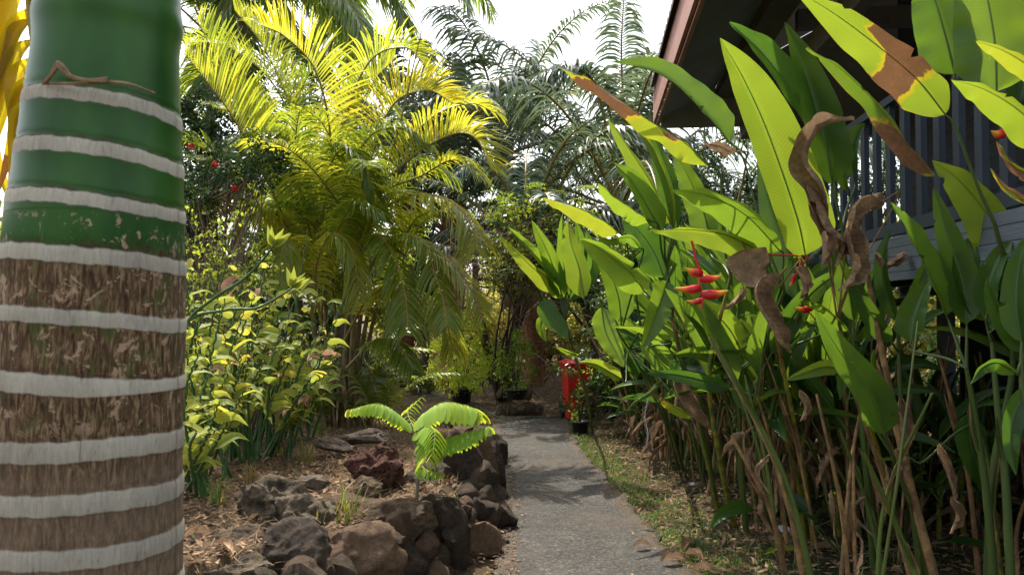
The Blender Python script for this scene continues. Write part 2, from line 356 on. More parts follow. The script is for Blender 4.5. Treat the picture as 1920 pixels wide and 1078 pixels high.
def roofb(mb):
    n=int((Y1-Y0)/.035); ys=np.linspace(Y0,Y1,n); xs=np.concatenate([np.arange(EX-.10,RX+.01,.34),[RX]])
    pr_=[];
    for i,x in enumerate(xs):
        st=.0; pr_.append((x,EZ+.50+(x-EX)*sl_+.03)); 
        if i<len(xs)-1: pr_.append((x+.33,EZ+.50+(x+.33-EX)*sl_-.01))
    top=np.array([[(x,y,z+.045*abs(math.sin(y*math.pi/.21))) for y in ys] for x,z in pr_])
    bot=np.array([[(pr_[0][0],y,EZ+.44) for y in ys]])
    V=np.concatenate([bot,top]); mb.add(V,gridF(*V.shape[:2]))
    T=top.copy(); T[:,:,0]=2*RX-T[:,:,0]; mb.add(T[::-1],gridF(*T.shape[:2]))
hp('roof',M['tile'],build=roofb)
hp('fascia',M['fascia'],build=lambda mb:(box(mb,(EX-.02,(Y0+Y1)/2,EZ+.21),(.018,(Y1-Y0)/2,.235)),box(mb,(EX+.03,(Y0+Y1)/2,EZ-.045),(.022,(Y1-Y0)/2,.022))))
def slab(mb,x0,x1,y0,y1,z0,th=.02):
    a=np.array([[x0,y0,z0],[x1,y0,z0+(x1-x0)*sl_],[x1,y1,z0+(x1-x0)*sl_],[x0,y1,z0],[x0,y0,z0+th],[x1,y0,z0+(x1-x0)*sl_+th],[x1,y1,z0+(x1-x0)*sl_+th],[x0,y1,z0+th]])
    mb.add(a,[[0,3,2,1],[4,5,6,7],[0,1,5,4],[1,2,6,5],[2,3,7,6],[3,0,4,7]])
def soff(mb):
    slab(mb,EX+.055,-.42,Y0,Y1-.03,EZ+.02); 
hp('soffit',M['soffit'],build=soff)
def ceil(mb):
    slab(mb,-.10,RX,Y0,Y1-.03,EZ+.02+1.26*sl_); a=2*RX
    V=np.array([[RX,Y0,RZ_+.02],[a-EX,Y0,EZ+.02],[a-EX,Y1,EZ+.02],[RX,Y1,RZ_+.02]]); mb.add(V,[[0,1,2,3]])
hp('ceiling',M['cream'],build=ceil)
M['beam']=simple('grey_brown_beam',(.12,.105,.09),.7,.3,4,.002)
def beams(mb):
    box(mb,(-.26,(Y0+Y1)/2,EZ+.42),(.15,(Y1-Y0)/2-.05,.11))
    box(mb,(.02,(Y0+Y1)/2,EZ-.20),(.07,(Y1-Y0)/2-.1,.12))
hp('wall_beam',M['beam'],build=beams)
def gable(mb):
    y=12.0; V=[];n=20; xs=np.linspace(EX+.08,2*RX-EX-.08,n)
    for x in xs:
        zt=EZ+.04+(min(x,2*RX-x)-EX)*sl_; V.append([(x,y,EZ-.13),(x,y,zt)])
    mb.add(np.array(V),gridF(n,2))
hp('gable_panel',M['soffit'],build=gable)
for y,z in ((6.6,EZ+.52),(9.3,EZ+.50),(11.9,EZ-.22)):
    hp('cross_beam',M['beam'],build=lambda mb:box(mb,(1.9,y,z),(1.78,.07,.11)))
for y in (10.6,3.9):
    hp('post',M['darkblue'],build=lambda mb:box(mb,(.02,y,3.2),(.085,.085,1.1)))
hp('wall',M['shingle'],build=lambda mb:(box(mb,(1.75,6.3,3.9),(.05,4.2,2.0)),box(mb,(4.1,10.45,3.9),(2.3,.05,2.0))))
hp('wall_vent',M['cream'],build=lambda mb:box(mb,(1.69,4.9,4.15),(.012,.09,.10)))
DZ=2.2
hp('deck',M['greyboard'],build=lambda mb:(box(mb,(2.2,7.3,DZ-.03),(2.35,4.6,.03)),box(mb,(-.17,7.3,DZ-.15),(.02,4.6,.15))))
hp('underframe',M['darkblue'],build=lambda mb:(box(mb,(.15,7.3,DZ-.2),(.05,4.5,.12)),box(mb,(2.2,7.3,DZ-.2),(.05,4.5,.12)),box(mb,(4.3,7.3,DZ-.2),(.05,4.5,.12))))
for y in (3.4,7.0,10.4):
    for x in (.15,2.2,4.3): hp('stilt',M['darkblue'],build=lambda mb:box(mb,(x,y,.95),(.08,.08,1.0)))
hp('added_dark_panel',M['shingle'],build=lambda mb:box(mb,(1.0,5.3,1.0),(.03,1.9,1.0)))  # wall added to keep the space under the deck dark
rl=hp('railing',M['darkblue'],build=lambda mb:(box(mb,(0,7.25,DZ+1.08),(.045,3.25,.03)),box(mb,(0,7.25,DZ+.10),(.03,3.25,.045))))
for i in range(23):
    y=4.1+i*.285; mb=MB(); box(mb,(0,y,DZ+.60),(.02,.045,.452)); mb.build('baluster',M['darkblue'],rl,False)
# ---------------------------------------------------------------- ringed palm in the foreground
def trunk_mat():
    m,nt,b,o=newmat('ringed_trunk'); oc=geo(nt); band=at(nt,'v'); zz=at(nt,'tone'); grn=at(nt,'dead'); ang=at(nt,'u')
    cx=_n(nt,'ShaderNodeCombineXYZ'); nt.links.new(mth(nt,'MULTIPLY',ang,.11),cx.inputs[0]); nt.links.new(zz,cx.inputs[1]); base=cx.outputs[0]
    def sc(v,x,y):
        mp=_n(nt,'ShaderNodeMapping'); mp.inputs['Scale'].default_value=(x,y,1); nt.links.new(v,mp.inputs[0]); return mp.outputs[0]
    streak=noise(nt,1,5,.72,sc(base,230,38),.8); blot=noise(nt,1,4,.6,sc(base,30,24)); fine=noise(nt,1,4,.7,sc(base,420,300)); soft=noise(nt,1,2,.5,sc(base,14,6))
    green=ramp(nt,soft,[(.3,(.014,.065,.010)),(.7,(.04,.125,.022))])
    brown=ramp(nt,streak,[(.34,(.022,.012,.007)),(.5,(.11,.065,.033)),(.64,(.32,.22,.13))])
    brown=mix(nt,mth(nt,'MULTIPLY',ramp(nt,blot,[(.52,(0,0,0)),(.62,(1,1,1))]),mth(nt,'MULTIPLY',mth(nt,'SUBTRACT',1,mth(nt,'ABSOLUTE',mth(nt,'SUBTRACT',mth(nt,'MULTIPLY',grn,2.6),1))),.8,clamp=True)),brown,(.06,.085,.016))
    low=mix(nt,.6,ramp(nt,fine,[(.3,(.12,.08,.05)),(.7,(.24,.175,.12))]),ramp(nt,streak,[(.35,(.09,.06,.04)),(.65,(.26,.19,.13))]))
    brown=mix(nt,ramp(nt,mth(nt,'ADD',grn,mth(nt,'MULTIPLY',blot,.08)),[(.0,(1,1,1)),(.13,(0,0,0))]),brown,low)
    g2=mth(nt,'ADD',grn,mth(nt,'MULTIPLY',mth(nt,'SUBTRACT',streak,.5),.5))
    c=mix(nt,ramp(nt,g2,[(.5,(0,0,0)),(.62,(1,1,1))]),brown,green)
    # pale flaking lichen patches in the middle zone
    pat=mth(nt,'MULTIPLY',ramp(nt,noise(nt,1,5,.7,sc(base,52,44),.9),[(.575,(0,0,0)),(.60,(1,1,1))]),ramp(nt,grn,[(.10,(0,0,0)),(.2,(1,1,1)),(.74,(1,1,1)),(.80,(0,0,0))]))
    c=mix(nt,mth(nt,'MULTIPLY',pat,.85),c,(.42,.30,.20))
    ringc=ramp(nt,streak,[(.30,(.08,.062,.045)),(.41,(.34,.305,.25)),(.72,(.52,.485,.41))])
    ringc=mix(nt,.45,ringc,ramp(nt,mth(nt,'ADD',soft,mth(nt,'MULTIPLY',grn,.25)),[(.4,(.24,.22,.19)),(.8,(.60,.57,.47))]))
    c=mix(nt,band,c,ringc)
    edge=at(nt,'edge'); c=mix(nt,mth(nt,'MULTIPLY',edge,.85),c,(.045,.025,.015))
    c=mix(nt,1.,c,(1.15,1.15,1.1),'MULTIPLY')
    nt.links.new(c,b.inputs['Base Color'])
    isg=mth(nt,'MULTIPLY',ramp(nt,grn,[(.6,(0,0,0)),(.85,(1,1,1))]),mth(nt,'SUBTRACT',1,band))
    nt.links.new(mth(nt,'SUBTRACT',.85,mth(nt,'MULTIPLY',isg,.50)),b.inputs['Roughness']); b.inputs['Specular IOR Level'].default_value=.28
    h=mth(nt,'MULTIPLY',mth(nt,'ADD',streak,mth(nt,'MULTIPLY',fine,.4)),mth(nt,'SUBTRACT',1,mth(nt,'MULTIPLY',isg,.97)))
    nt.links.new(bump(nt,h,.0022),b.inputs['Normal']); return m
TD=1.0
LR=[(-420,72,340),(0,82,334),(100,72,332),(200,58,334),(300,44,338),(400,28,341),(500,16,343),(600,9,343),(720,2,341),(860,-4,337),(1078,-14,338),(1700,-40,345),(3000,-60,360)]
cz=[];
for y,l,r in LR:
    c=P((l+r)/2,y,TD); cz.append((c.z,c.x,c.y,(r-l)/2/FPX*TD*.955))
cz.sort(); cz=np.array(cz); cz=np.vstack([[-.1,cz[0,1],cz[0,2],cz[0,3]],cz[cz[:,0]>.05]]) if cz[0,0]>-.1 else cz
# ring positions: pixel rows of the band seen on the near face
RB=[(152,180),(252,281),(352,379),(457,488),(577,606),(701,740),(828,868),(929,968),(1032,1070),(1135,1180),(1240,1290),(1350,1400)]
def zof(py): return float(P(170,py,TD-.105).z)
rings=[(zof(a),zof(b)) for a,b in RB]; k=0
while rings[-1][1]>.1: a,b=rings[-1]; rings.append((a-.078,b-.078))
ztop=2.62; zs=np.concatenate([np.linspace(-.08,1.05,160)[:-1],np.linspace(1.05,2.12,900),np.linspace(2.125,ztop,60)]); nth=150
th=np.linspace(0,2*np.pi,nth,endpoint=False); Z,TH=np.meshgrid(zs,th,indexing='ij')
wob=.0010*np.sin(TH*2+1)+.0006*np.sin(TH*5+2)+.0003*np.sin(TH*31)+.0003*np.sin(TH*57+Z*20)
tilt=-.006*np.cos(TH)     # rings tilt a little, lower towards the right
Zr=Z+wob*(1+0*Z)-tilt*0+(.010*np.cos(TH)*(Z>1.6))
band=np.zeros_like(Z); edge=np.zeros_like(Z); bul=np.zeros_like(Z)
for i,(a,b) in enumerate(rings):
    q=Zr+.0012*np.sin(TH*(2+i%3)+i*2.1)+.0006*np.sin(TH*17+i*3)+.0015*math.sin(i*12.9)
    f=smooth((a-q)/.0016+.5)*smooth((q-b)/.0016+.5); band=np.maximum(band,f)
    e=np.exp(-((q-a-.002)/.0022)**2)*(.35+.65*np.clip(np.sin(TH*7+i*3)+.4+np.sin(TH*23+i),0,1))*(1 if i in(1,2,3,5) else .45); edge=np.maximum(edge,e)
    edge=np.maximum(edge,.5*np.exp(-((q-b+.001)/.0012)**2))
    bul+=-.0012*np.exp(-((q-a-.003)/.004)**2)+.0018*np.exp(-((q-(a+b)/2)/.016)**2)
cxx=np.interp(zs,cz[:,0],cz[:,1]); cyy=np.interp(zs,cz[:,0],cz[:,2]); rr=np.interp(zs,cz[:,0],cz[:,3])
rr=np.convolve(np.pad(rr,20,mode='edge'),np.ones(41)/41,'valid')
bul[Z>1.99]+=(.004*np.exp(-((Z-2.06)/.02)**2))[Z>1.99]
R=rr[:,None]+bul
V=np.stack([cxx[:,None]+R*np.cos(TH),cyy[:,None]+R*np.sin(TH),Z],-1)
# green share: 1 above, 0 at the foot; the change sits around the fourth ring
gf=np.interp(Z,[1.40,1.50,zof(700),zof(560),zof(500),zof(445),zof(390),zof(380)],[0,.0,.30,.38,.46,.62,.80,1.])
mb=MB(); A=np.stack([TH-1.2+np.pi*(0),band,Z,gf],-1).reshape(-1,4); mb.add(V.reshape(-1,3),gridF(len(zs),nth,True)[:,::-1],A)
TB=(float(cz[0,1]),float(cz[0,2]),0)
tp=thing('ringed_palm_tree','palm with green upper trunk, brown lower trunk and pale grey rings, in the foreground','palm tree',TB)
to=part('trunk',mb,trunk_mat(),tp); ea=to.data.attributes.new('edge','FLOAT','POINT'); ea.data.foreach_set('value',edge.ravel().astype(np.float32))
top=Vector((cxx[-1],cyy[-1],ztop))
mb=MB(); tube(mb,[top-Vector((0,0,.02)),top+Vector((.01,.01,.9)),top+Vector((.02,.03,1.7))],[rr[-1],.085,.04],20,(0,0,.6,0),14)
part('crownshaft',mb,simple('green_crownshaft',(.03,.12,.03),.3,.2,4,.001),tp)
# fibre shred on the uppermost ring
mb=MB()
for k in range(9):
    o=rng.normal(0,.0009,3)
    tube(mb,[P(80+k,155,.905)+Vector(o),P(98,140-k%3*3,.893),P(108,118+k%4*3,.886),P(121,128+k%3*4,.882),P(134,143+k%2*3,.880),P(165,150+k%3,.879),P(203,146+k,.881)],[.0012,.002,.0026,.0016,.001],5,(0,0,.5,0),26)
tube(mb,[P(80,158,.91),P(150,157,.884),P(230,156,.892),P(290,175,.92)],[.0015,.0022,.0012],5,(0,0,.5,0),20)
part('fibre_shred',mb,simple('pale_fibre',(.42,.28,.15),.9,.5,60,.002),tp)

# ---------------------------------------------------------------- fronds
def frond(mb_l,mb_r,pts,n=60,L=.5,w=.018,V=.5,droop=.35,fwd=.55,t0=.18,rr=(.016,.004),tone=.5,dead=0.,up=None,K=4,jit=.12,lshape=None,seed=0,both=(1,1),tvar=.12,rt=.5):
    """pinnate frond: rachis tube plus leaflet strips"""
    rs=np.random.RandomState(seed); p=catmull(pts,48)
    if mb_r is not None: tube(mb_r,p,[rr[0],rr[0]*.7,rr[1]],6,(0,0,rt,dead))
    T=norm(np.gradient(p,axis=0)); upv=np.array([0,0,1.]) if up is None else np.array(up,float)
    t=np.linspace(t0,.995,n); idx=t*47; i0=np.clip(idx.astype(int),0,46); f=(idx-i0)[:,None]
    B=p[i0]*(1-f)+p[i0+1]*f; Tt=norm(T[i0]*(1-f)+T[i0+1]*f)
    S=np.cross(Tt,upv); bad=np.linalg.norm(S,axis=1)<.25
    S[bad]=np.cross(Tt[bad],np.array([.3,.9,.1])); S=norm(S)
    for k in range(1,n):
        if np.dot(S[k],S[k-1])<0: S[k]*=-1
    N=np.cross(S,Tt); N*=np.sign(N[:,2:3]+1e-6)*1.0
    s=(t-t0)/(1-t0)
    Ls=L*(.35+.65*np.sin(np.pi*np.clip(s*.86+.14,0,1))**.7) if lshape is None else L*lshape(s)
    k=np.linspace(0,1,K+1); prof=np.array([.35,.95,1,.75,.1]) if K==4 else np.interp(k,[0,.2,.5,.8,1],[.35,.95,1,.7,.08])
    for side in (0,1):
        if rs.rand()>both[side]: continue
        sg=1 if side==0 else -1
        j=rs.normal(0,jit,(n,3))
        fw=fwd*(.6+.9*s)[:,None]
        D=norm(sg*S*math.cos(V)+N*math.sin(V)+Tt*fw+j)
        ll=(Ls*rs.uniform(.82,1.08,n))[:,None,None]
        kk=k[None,:,None]; dr=np.array([0,0,-1.])*(droop*rs.uniform(.7,1.3,n))[:,None]
        C0=B[:,None]+D[:,None]*ll*kk+dr[:,None]*ll*kk**2.2
        Td=norm(D[:,None]+dr[:,None]*2.2*kk**1.2)
        Wv=norm(Tt[:,None]-Td*np.sum(Tt[:,None]*Td,-1,keepdims=True)+rs.normal(0,.18,(n,1,3)))
        ww=(w*prof)[None,:,None]*(.6+.4*(Ls/L))[:,None,None]
        Vv=np.stack([C0-Wv*ww,C0+Wv*ww],2)    # n,K+1,2,3
        tn=np.clip(tone+rs.normal(0,tvar,(n,1,1)),0,1)*np.ones((n,K+1,2))
        A=np.zeros((n,K+1,2,4)); A[...,0]=[-1,1]; A[...,1]=k[None,:,None]; A[...,2]=tn
        A[...,3]=np.clip(dead+rs.normal(0,.05,(n,1,1))+.1*(k[None,:,None]>.93),0,1)
        base=(np.arange(n)*(K+1)*2)[:,None]; q=np.arange(K)[None]*2
        F=np.stack([base+q,base+q+1,base+q+3,base+q+2],-1).reshape(-1,4)
        mb_l.add(Vv.reshape(-1,3),F,A.reshape(-1,4))
def arcfrond(base,az,el,L,bend,n=5):
    pts=[np.array(list(base),float)]; e=el
    for k in range(n):
        d=np.array([math.sin(az)*math.cos(e),math.cos(az)*math.cos(e),math.sin(e)]); pts.append(pts[-1]+d*L/n); e-=bend*(k+1)/n*1.1
    return pts
def frond_part(tree,pts,mat,rm,seed=0,name='frond',**k):
    ml,mr=MB(),MB(); frond(ml,mr,pts,seed=seed,**k)
    o=part(name,ml,mat,tree); mr2=off(mr,tree.location).build('rachis',rm,o); return o
# foreground crown above the picture, keeps the near ground in its own shade
for i in range(7):
    frond_part(tp,arcfrond(top+Vector((0,0,1.6)),i*.9+.3,1.15,2.6,.42),M['tallpalm'],M['rachis'],seed=i,n=50,L=.6,w=.022,droop=.5,rr=(.02,.006))
# areca clump
AB=P(622,745,10.4); AB.z=float(H(AB.x,AB.y))
ar=thing('golden_cane_palm','tall bushy golden cane palm with many yellow green arching fronds','palm tree',AB)
canes=[]
for i in range(17):
    a=rng.uniform(0,6.28); r=rng.uniform(.05,.5); b=Vector((AB.x+r*math.cos(a)*1.1,AB.y+r*math.sin(a)*.8,0)); b.z=float(H(b.x,b.y))-.04
    h=rng.uniform(1.1,2.5); l=rng.uniform(.15,.4); t=b+Vector((math.cos(a)*l,math.sin(a)*l*.6,h)); m_=(b+t)/2+Vector((-math.cos(a)*.05,0,0))
    mb=MB(); tube(mb,[b,m_,t],[.042,.034,.026],9,(0,0,.5,0),12)
    for q in np.linspace(.08,.95,9):   # node rings
        c=np.array(catmull([b,m_,t],60)[int(q*59)]); tube(mb,[c-[0,0,.006],c+[0,0,.006]],.043-.016*q,9)
    part('cane',mb,M['cane'],ar); canes.append(t)
AF=[ # pixel rachis, depths, leaflet length, tone, droop, V
 ([(575,520),(520,380),(440,225),(345,100)],9.9,9.2,.78,.62,.18,.9),
 ([(618,520),(622,380),(618,240),(590,130),(535,70),(490,48)],10.2,9.3,.75,.8,.22,.7),
 ([(640,520),(675,395),(760,305),(840,255),(890,258),(922,320)],10.2,9.3,.62,.8,.35,.95),
 ([(640,520),(690,320),(735,200),(800,170),(850,195)],10.6,10.3,.72,.85,.25,.8),
 ([(650,520),(700,410),(770,368),(835,372),(880,415),(892,470)],10,9.1,.50,.92,.65,.1),
 ([(660,560),(720,470),(775,455),(840,490),(885,545),(905,600)],9.7,8.9,.42,.95,.5,.25),
 ([(650,560),(690,455),(720,450),(748,505),(762,570),(765,620)],9.6,8.8,.42,.45,.6,.15),
 ([(655,560),(730,450),(790,450),(815,510),(832,570),(838,610)],9.5,8.7,.36,.6,.6,.15),
 ([(585,540),(560,400),(548,280),(560,180),(600,110)],10.6,10.9,.7,.35,.5,.5),
 ([(575,520),(520,420),(450,372),(390,358),(335,365)],9.9,9.2,.5,.55,.75,.2),
 ([(572,520),(545,440),(515,400),(470,405),(425,450)],9.8,9.1,.42,.7,.6,.2),
 ([(590,600),(560,500),(545,450),(530,470),(520,540)],9.3,8.8,.42,.75,.6,.1),
 ([(600,520),(575,330),(520,170),(430,90),(350,80)],10.8,10.8,.7,.5,.4,.7),
 ([(630,520),(650,300),(690,170),(740,110)],11,11.4,.7,.55,.3,.8),
 ([(655,540),(720,330),(805,225),(880,195),(925,210)],10.9,10.9,.62,.72,.5,.6),
 ([(665,600),(720,540),(770,540),(830,590),(850,660)],10.1,9.6,.45,.7,.7,.2),
 ([(640,650),(690,560),(740,545),(790,575)],9.8,9.2,.4,.85,.5,.2),
 ([(650,690),(700,640),(740,640),(775,690)],9.6,9.0,.36,.5,.7,.1),
 ([(610,640),(590,520),(620,440),(660,470),(675,560)],9.3,8.9,.40,.75,.7,.1),
 ([(600,600),(620,470),(650,400),(680,380),(720,400)],9.6,9.2,.5,.4,.6,.2),
 ([(560,560),(500,430),(430,330),(350,290)],10.9,11,.6,.35,.5,.5),
 ([(570,540),(500,330),(430,160),(370,40)],10.4,10,.8,.55,.2,.8),([(575,540),(470,360),(400,290),(335,260)],10.2,9.8,.6,.45,.4,.5),
 ([(590,540),(560,260),(500,100),(440,20)],10.9,10.9,.75,.6,.25,.8),([(580,540),(500,250),(420,130),(360,150)],10.6,10.3,.7,.4,.5,.6),
 ([(610,520),(640,260),(690,120),(760,90),(800,130)],10.8,10.6,.7,.6,.35,.7),([(600,540),(560,350),(510,260),(440,260)],10,9.6,.55,.3,.6,.4),
 ([(620,540),(640,360),(690,260),(750,240),(800,270)],10.1,9.8,.55,.35,.6,.4),([(600,540),(590,380),(560,290),(520,260),(470,290)],9.9,9.5,.5,.3,.7,.3),
 ([(640,540),(700,380),(790,330),(850,300),(895,330)],10.4,10,.55,.65,.5,.5),([(600,540),(610,350),(640,280),(680,300),(700,360)],9.8,9.5,.5,.3,.7,.3),
 ([(640,560),(700,430),(760,330),(790,300),(850,330)],10.8,11,.55,.35,.6,.3),
 ([(590,560),(540,330),(480,230),(400,200)],11.3,11.6,.65,.4,.45,.5),
 ([(610,560),(600,330),(640,190),(690,160),(740,200)],11.2,11.3,.6,.45,.55,.4),
]
for i,(px,d0,d1,L,tn,dr,V_) in enumerate(AF):
    n=len(px); pts=[P(x,y,d0+(d1-d0)*k/(n-1)) for k,(x,y) in enumerate(px)]
    frond_part(ar,pts,M['areca'],M['rachis'],seed=i+20,n=72,L=L,w=.0125,V=V_,droop=dr,tone=tn,rr=(.017,.005),t0=.22 if i<5 else .2,fwd=.6,jit=.07,rt=.4)
for i in range(30):
    c=canes[i%len(canes)]; az=rng.uniform(0,6.28)
    frond_part(ar,arcfrond(c,az,rng.uniform(.75,1.35) if math.sin(az)<.5 else rng.uniform(1.1,1.4),rng.uniform(1.5,2.7)*(1 if math.sin(az)<.5 else .8),rng.uniform(.3,.62)),M['areca'],M['rachis'],seed=60+i,n=54,L=rng.uniform(.42,.6),w=.013,V=rng.uniform(.3,.8),droop=rng.uniform(.35,.7),tone=rng.uniform(.25,.7),rr=(.014,.004),jit=.08,rt=.35)
for i in range(16):   # low young fronds at the foot
    a=rng.uniform(0,6.28); b=AB+Vector((math.cos(a)*.5+rng.uniform(-.1,.6),math.sin(a)*.4-.2,.05))
    frond_part(ar,arcfrond(b,a,rng.uniform(.8,1.3),rng.uniform(.9,1.7),rng.uniform(.35,.6)),M['areca'],M['rachis'],seed=120+i,n=34,L=rng.uniform(.28,.4),w=.013,droop=.5,tone=rng.uniform(.3,.7),rr=(.009,.003),rt=.3)
mb=MB(); tube(mb,[P(668,470,10.2),P(700,400,10.2),P(748,240,10.1),P(775,125,10.1),P(797,30,10)],[.016,.014,.011,.003],6,(0,0,.2,0),24); part('spear_leaf',mb,M['rachis'],ar)
# dead sheaths and roots at the foot
mb=MB()
for i in range(60):
    a=rng.uniform(0,6.28); r=rng.uniform(.2,.65); b=AB+Vector((math.cos(a)*r,math.sin(a)*r*.8,0)); h=rng.uniform(.3,1.0)
    blade(mb,[b+Vector((0,0,h)),b+Vector((math.cos(a)*.15,math.sin(a)*.1,h*.5)),b+Vector((math.cos(a)*.3,math.sin(a)*.2,.02))],.03,.6,rng.uniform(-1,1),1,0,.2,shp_lance,rng.uniform(.1,.6),1.,None,4,8)
part('dry_sheath',mb,M['deadleaf'],ar)
# ---------------------------------------------------------------- tall palms
def palm(name,label,cat,base,crown,specs,mat,tmat,group=None,tr=(.16,.12),boots=False,L=.7,w=.02,n=70,droop=.6,tone=.4,seed=0,rr=(.03,.008),extra=(),V=.4):
    t=thing(name,label,cat,base,group); mb=MB(); b=Vector(base); c=Vector(crown)
    mid=(b+c)/2+Vector((.03*(c.z-b.z),0,0))
    tube(mb,[b-Vector((0,0,.05)),mid,c],[tr[0],(tr[0]+tr[1])/2,tr[1]],14,(0,0,.5,0),30)
    if not boots:
        for q in np.linspace(.02,.97,int((c.z-b.z)/.16)):
            cc=catmull([b,mid,c],100)[int(q*99)]; tube(mb,[cc-[0,0,.012],cc+[0,0,.012]],(tr[0]+(tr[1]-tr[0])*q)+.006,14)
    part('trunk',mb,tmat,t)
    if boots:   # old cut leaf bases around the trunk
        mb=MB(); rs=np.random.RandomState(seed+5); nb=int((c.z-b.z)*42)
        for i in range(nb):
            q=(i+.5)/nb; a=i*2.4; cc=Vector(catmull([b,mid,c],100)[int(q*99)]); r=tr[0]+(tr[1]-tr[0])*q
            o=Vector((math.cos(a),math.sin(a),0)); ln=rs.uniform(.10,.2)*(1+q*1.6*(q>.7)); up_=.8+q*.3
            p0=cc+o*r*.8; p1=p0+(o*.5+Vector((0,0,up_)))*ln*.6; p2=p1+(o*.8+Vector((0,0,.6)))*ln*.7
            tube(mb,[p0,p1,p2],[.055,.045,.02],5,(0,0,rs.rand(),0),6)
            for _ in range(2):
                e=p1+Vector(rs.normal(0,.05,3)); tube(mb,[p1,e+o*.05-Vector((0,0,.08)),e+o*.04-Vector((0,0,.22))],[.008,.003],4,(0,0,.3,0),5)
        part('leaf_base',mb,tmat,t,False)
    rs=np.random.RandomState(seed)
    for i,(az,el,Lf,bend) in enumerate(specs):
        frond_part(t,arcfrond(c,az,el,Lf,bend,6),mat,M['rachis'],seed=seed*50+i,n=n,L=L*rs.uniform(.85,1.1),w=w,V=rs.uniform(V-.25,V+.2),droop=droop*rs.uniform(.7,1.3),tone=np.clip(tone+rs.uniform(-.2,.2),0,1),rr=rr,jit=.16)
    for i,pts in enumerate(extra):
        frond_part(t,pts,mat,M['rachis'],seed=seed*50+40+i,n=n,L=L,w=w,V=V,droop=droop,tone=tone+.1,rr=rr,jit=.12)
    return t
def gz(x,y): return float(H(x,y))
def crown_specs(n,L,seed,e0=1.3,e1=.1,b=.4):
    rs=np.random.RandomState(seed); return [(i*2.4+rs.uniform(-.3,.3),e0-(e0-e1)*i/n+rs.uniform(-.1,.1),L*rs.uniform(.85,1.1),b*rs.uniform(.8,1.2)) for i in range(n)]
OP='oil palms behind the garden'
def opalm(x,cy,d,L,n,seed,label,by=None,tone=.35,tr=(.24,.3),e1=.1,ex=()):
    c=P(x,cy,d); b=(c.x,c.y,0) if by is None else tuple(G(*by)); 
    return palm('oil_palm',label,'palm tree',b,c,crown_specs(n,L,seed,e1=e1),M['oilpalm'],M['boots'],OP,tr,True,L*.16,.024*d/16,62,.75,tone,seed,(.045,.012),ex)
def pxc(l,d0,d1): n=len(l); return [P(x,y,d0+(d1-d0)*k/(n-1)) for k,(x,y) in enumerate(l)]
opalm(985,500,16.2,4.0,8,3,'oil palm with reddish brown ragged trunk at the end of the path',by=(1003,722),tr=(.19,.23),e1=.0,
  ex=[pxc([(1000,500),(1010,380),(1090,290),(1180,270),(1255,330)],16,15),pxc([(1000,500),(960,370),(900,300),(850,330)],16,15),pxc([(1010,500),(1080,420),(1150,400),(1230,470)],15.5,14.5),pxc([(1000,490),(1060,330),(1130,250),(1190,250),(1240,290)],16,15.2)])
opalm(1165,400,21,6.8,20,4,'oil palm with tall feathery fronds rising beside the roof edge',tone=.45,e1=.2,
  ex=[pxc([(1165,420),(1170,250),(1165,100),(1170,-10)],21,20),pxc([(1165,420),(1140,200),(1070,130),(1010,200)],21,19.5),pxc([(1165,420),(1190,200),(1230,110),(1260,200)],21,20),pxc([(1165,420),(1120,170),(1060,130),(1000,150)],20.5,19.5)])
opalm(845,400,23,5.0,15,5,'oil palm seen low between the cane palm and the path',tone=.4,e1=.0,by=(835,722),tr=(.3,.26),ex=[pxc([(845,400),(835,250),(800,110),(785,80)],23,22.5),pxc([(845,400),(850,220),(848,100)],23,22.8)])
opalm(950,290,26,6.3,16,6,'oil palm farthest back in the gap of white sky',tone=.45,e1=.1,ex=[pxc([(960,330),(930,230),(880,190),(830,230)],25,24)])
opalm(760,330,26,5.5,20,8,'oil palm mostly hidden behind the cane palm',tone=.4,e1=.1)
opalm(1330,480,24,5.5,16,9,'oil palm mostly hidden behind the house corner',tone=.4,e1=.1)
# royal palm over the upper left
c=P(450,-90,18.5); b=(c.x-.3,c.y,0)
palm('royal_palm','tall palm with slim pale trunk and long grey green fronds above the cane palm','palm tree',b,c,crown_specs(14,4.6,11,1.2,-.5,.35),M['tallpalm'],M['palebark'],'tall palms at upper left',(.14,.11),False,1.05,.032,90,.65,.5,11,(.03,.01),
  extra=[pxc([(470,-90),(560,-60),(640,-10),(700,90)],18,17),pxc([(470,-90),(430,0),(400,80),(390,160)],18,17),pxc([(480,-90),(520,10),(560,70),(600,110)],18,17.5)],V=.2)
c=P(640,-130,25); palm('royal_palm','tall palm whose fronds hang over the white sky at the top','palm tree',(c.x,c.y,0),c,crown_specs(16,6.0,12,1.2,-.5,.4),M['tallpalm'],M['palebark'],'tall palms at upper left',(.16,.12),False,1.15,.036,90,.7,.55,12,(.03,.01),
  extra=[pxc([(640,-150),(690,-40),(740,0),(760,50)],24.5,24),pxc([(640,-150),(640,-30),(630,60),(600,110)],24.5,24)],V=.2)
c=P(385,60,21); palm('royal_palm','dark leafy palm filling the gap beside the ringed trunk','palm tree',(c.x,c.y,0),c,crown_specs(18,4.2,13,1.3,-.6,.4),M['tallpalm'],M['palebark'],'tall palms at upper left',(.13,.1),False,.8,.028,70,.7,.25,13,(.03,.01))
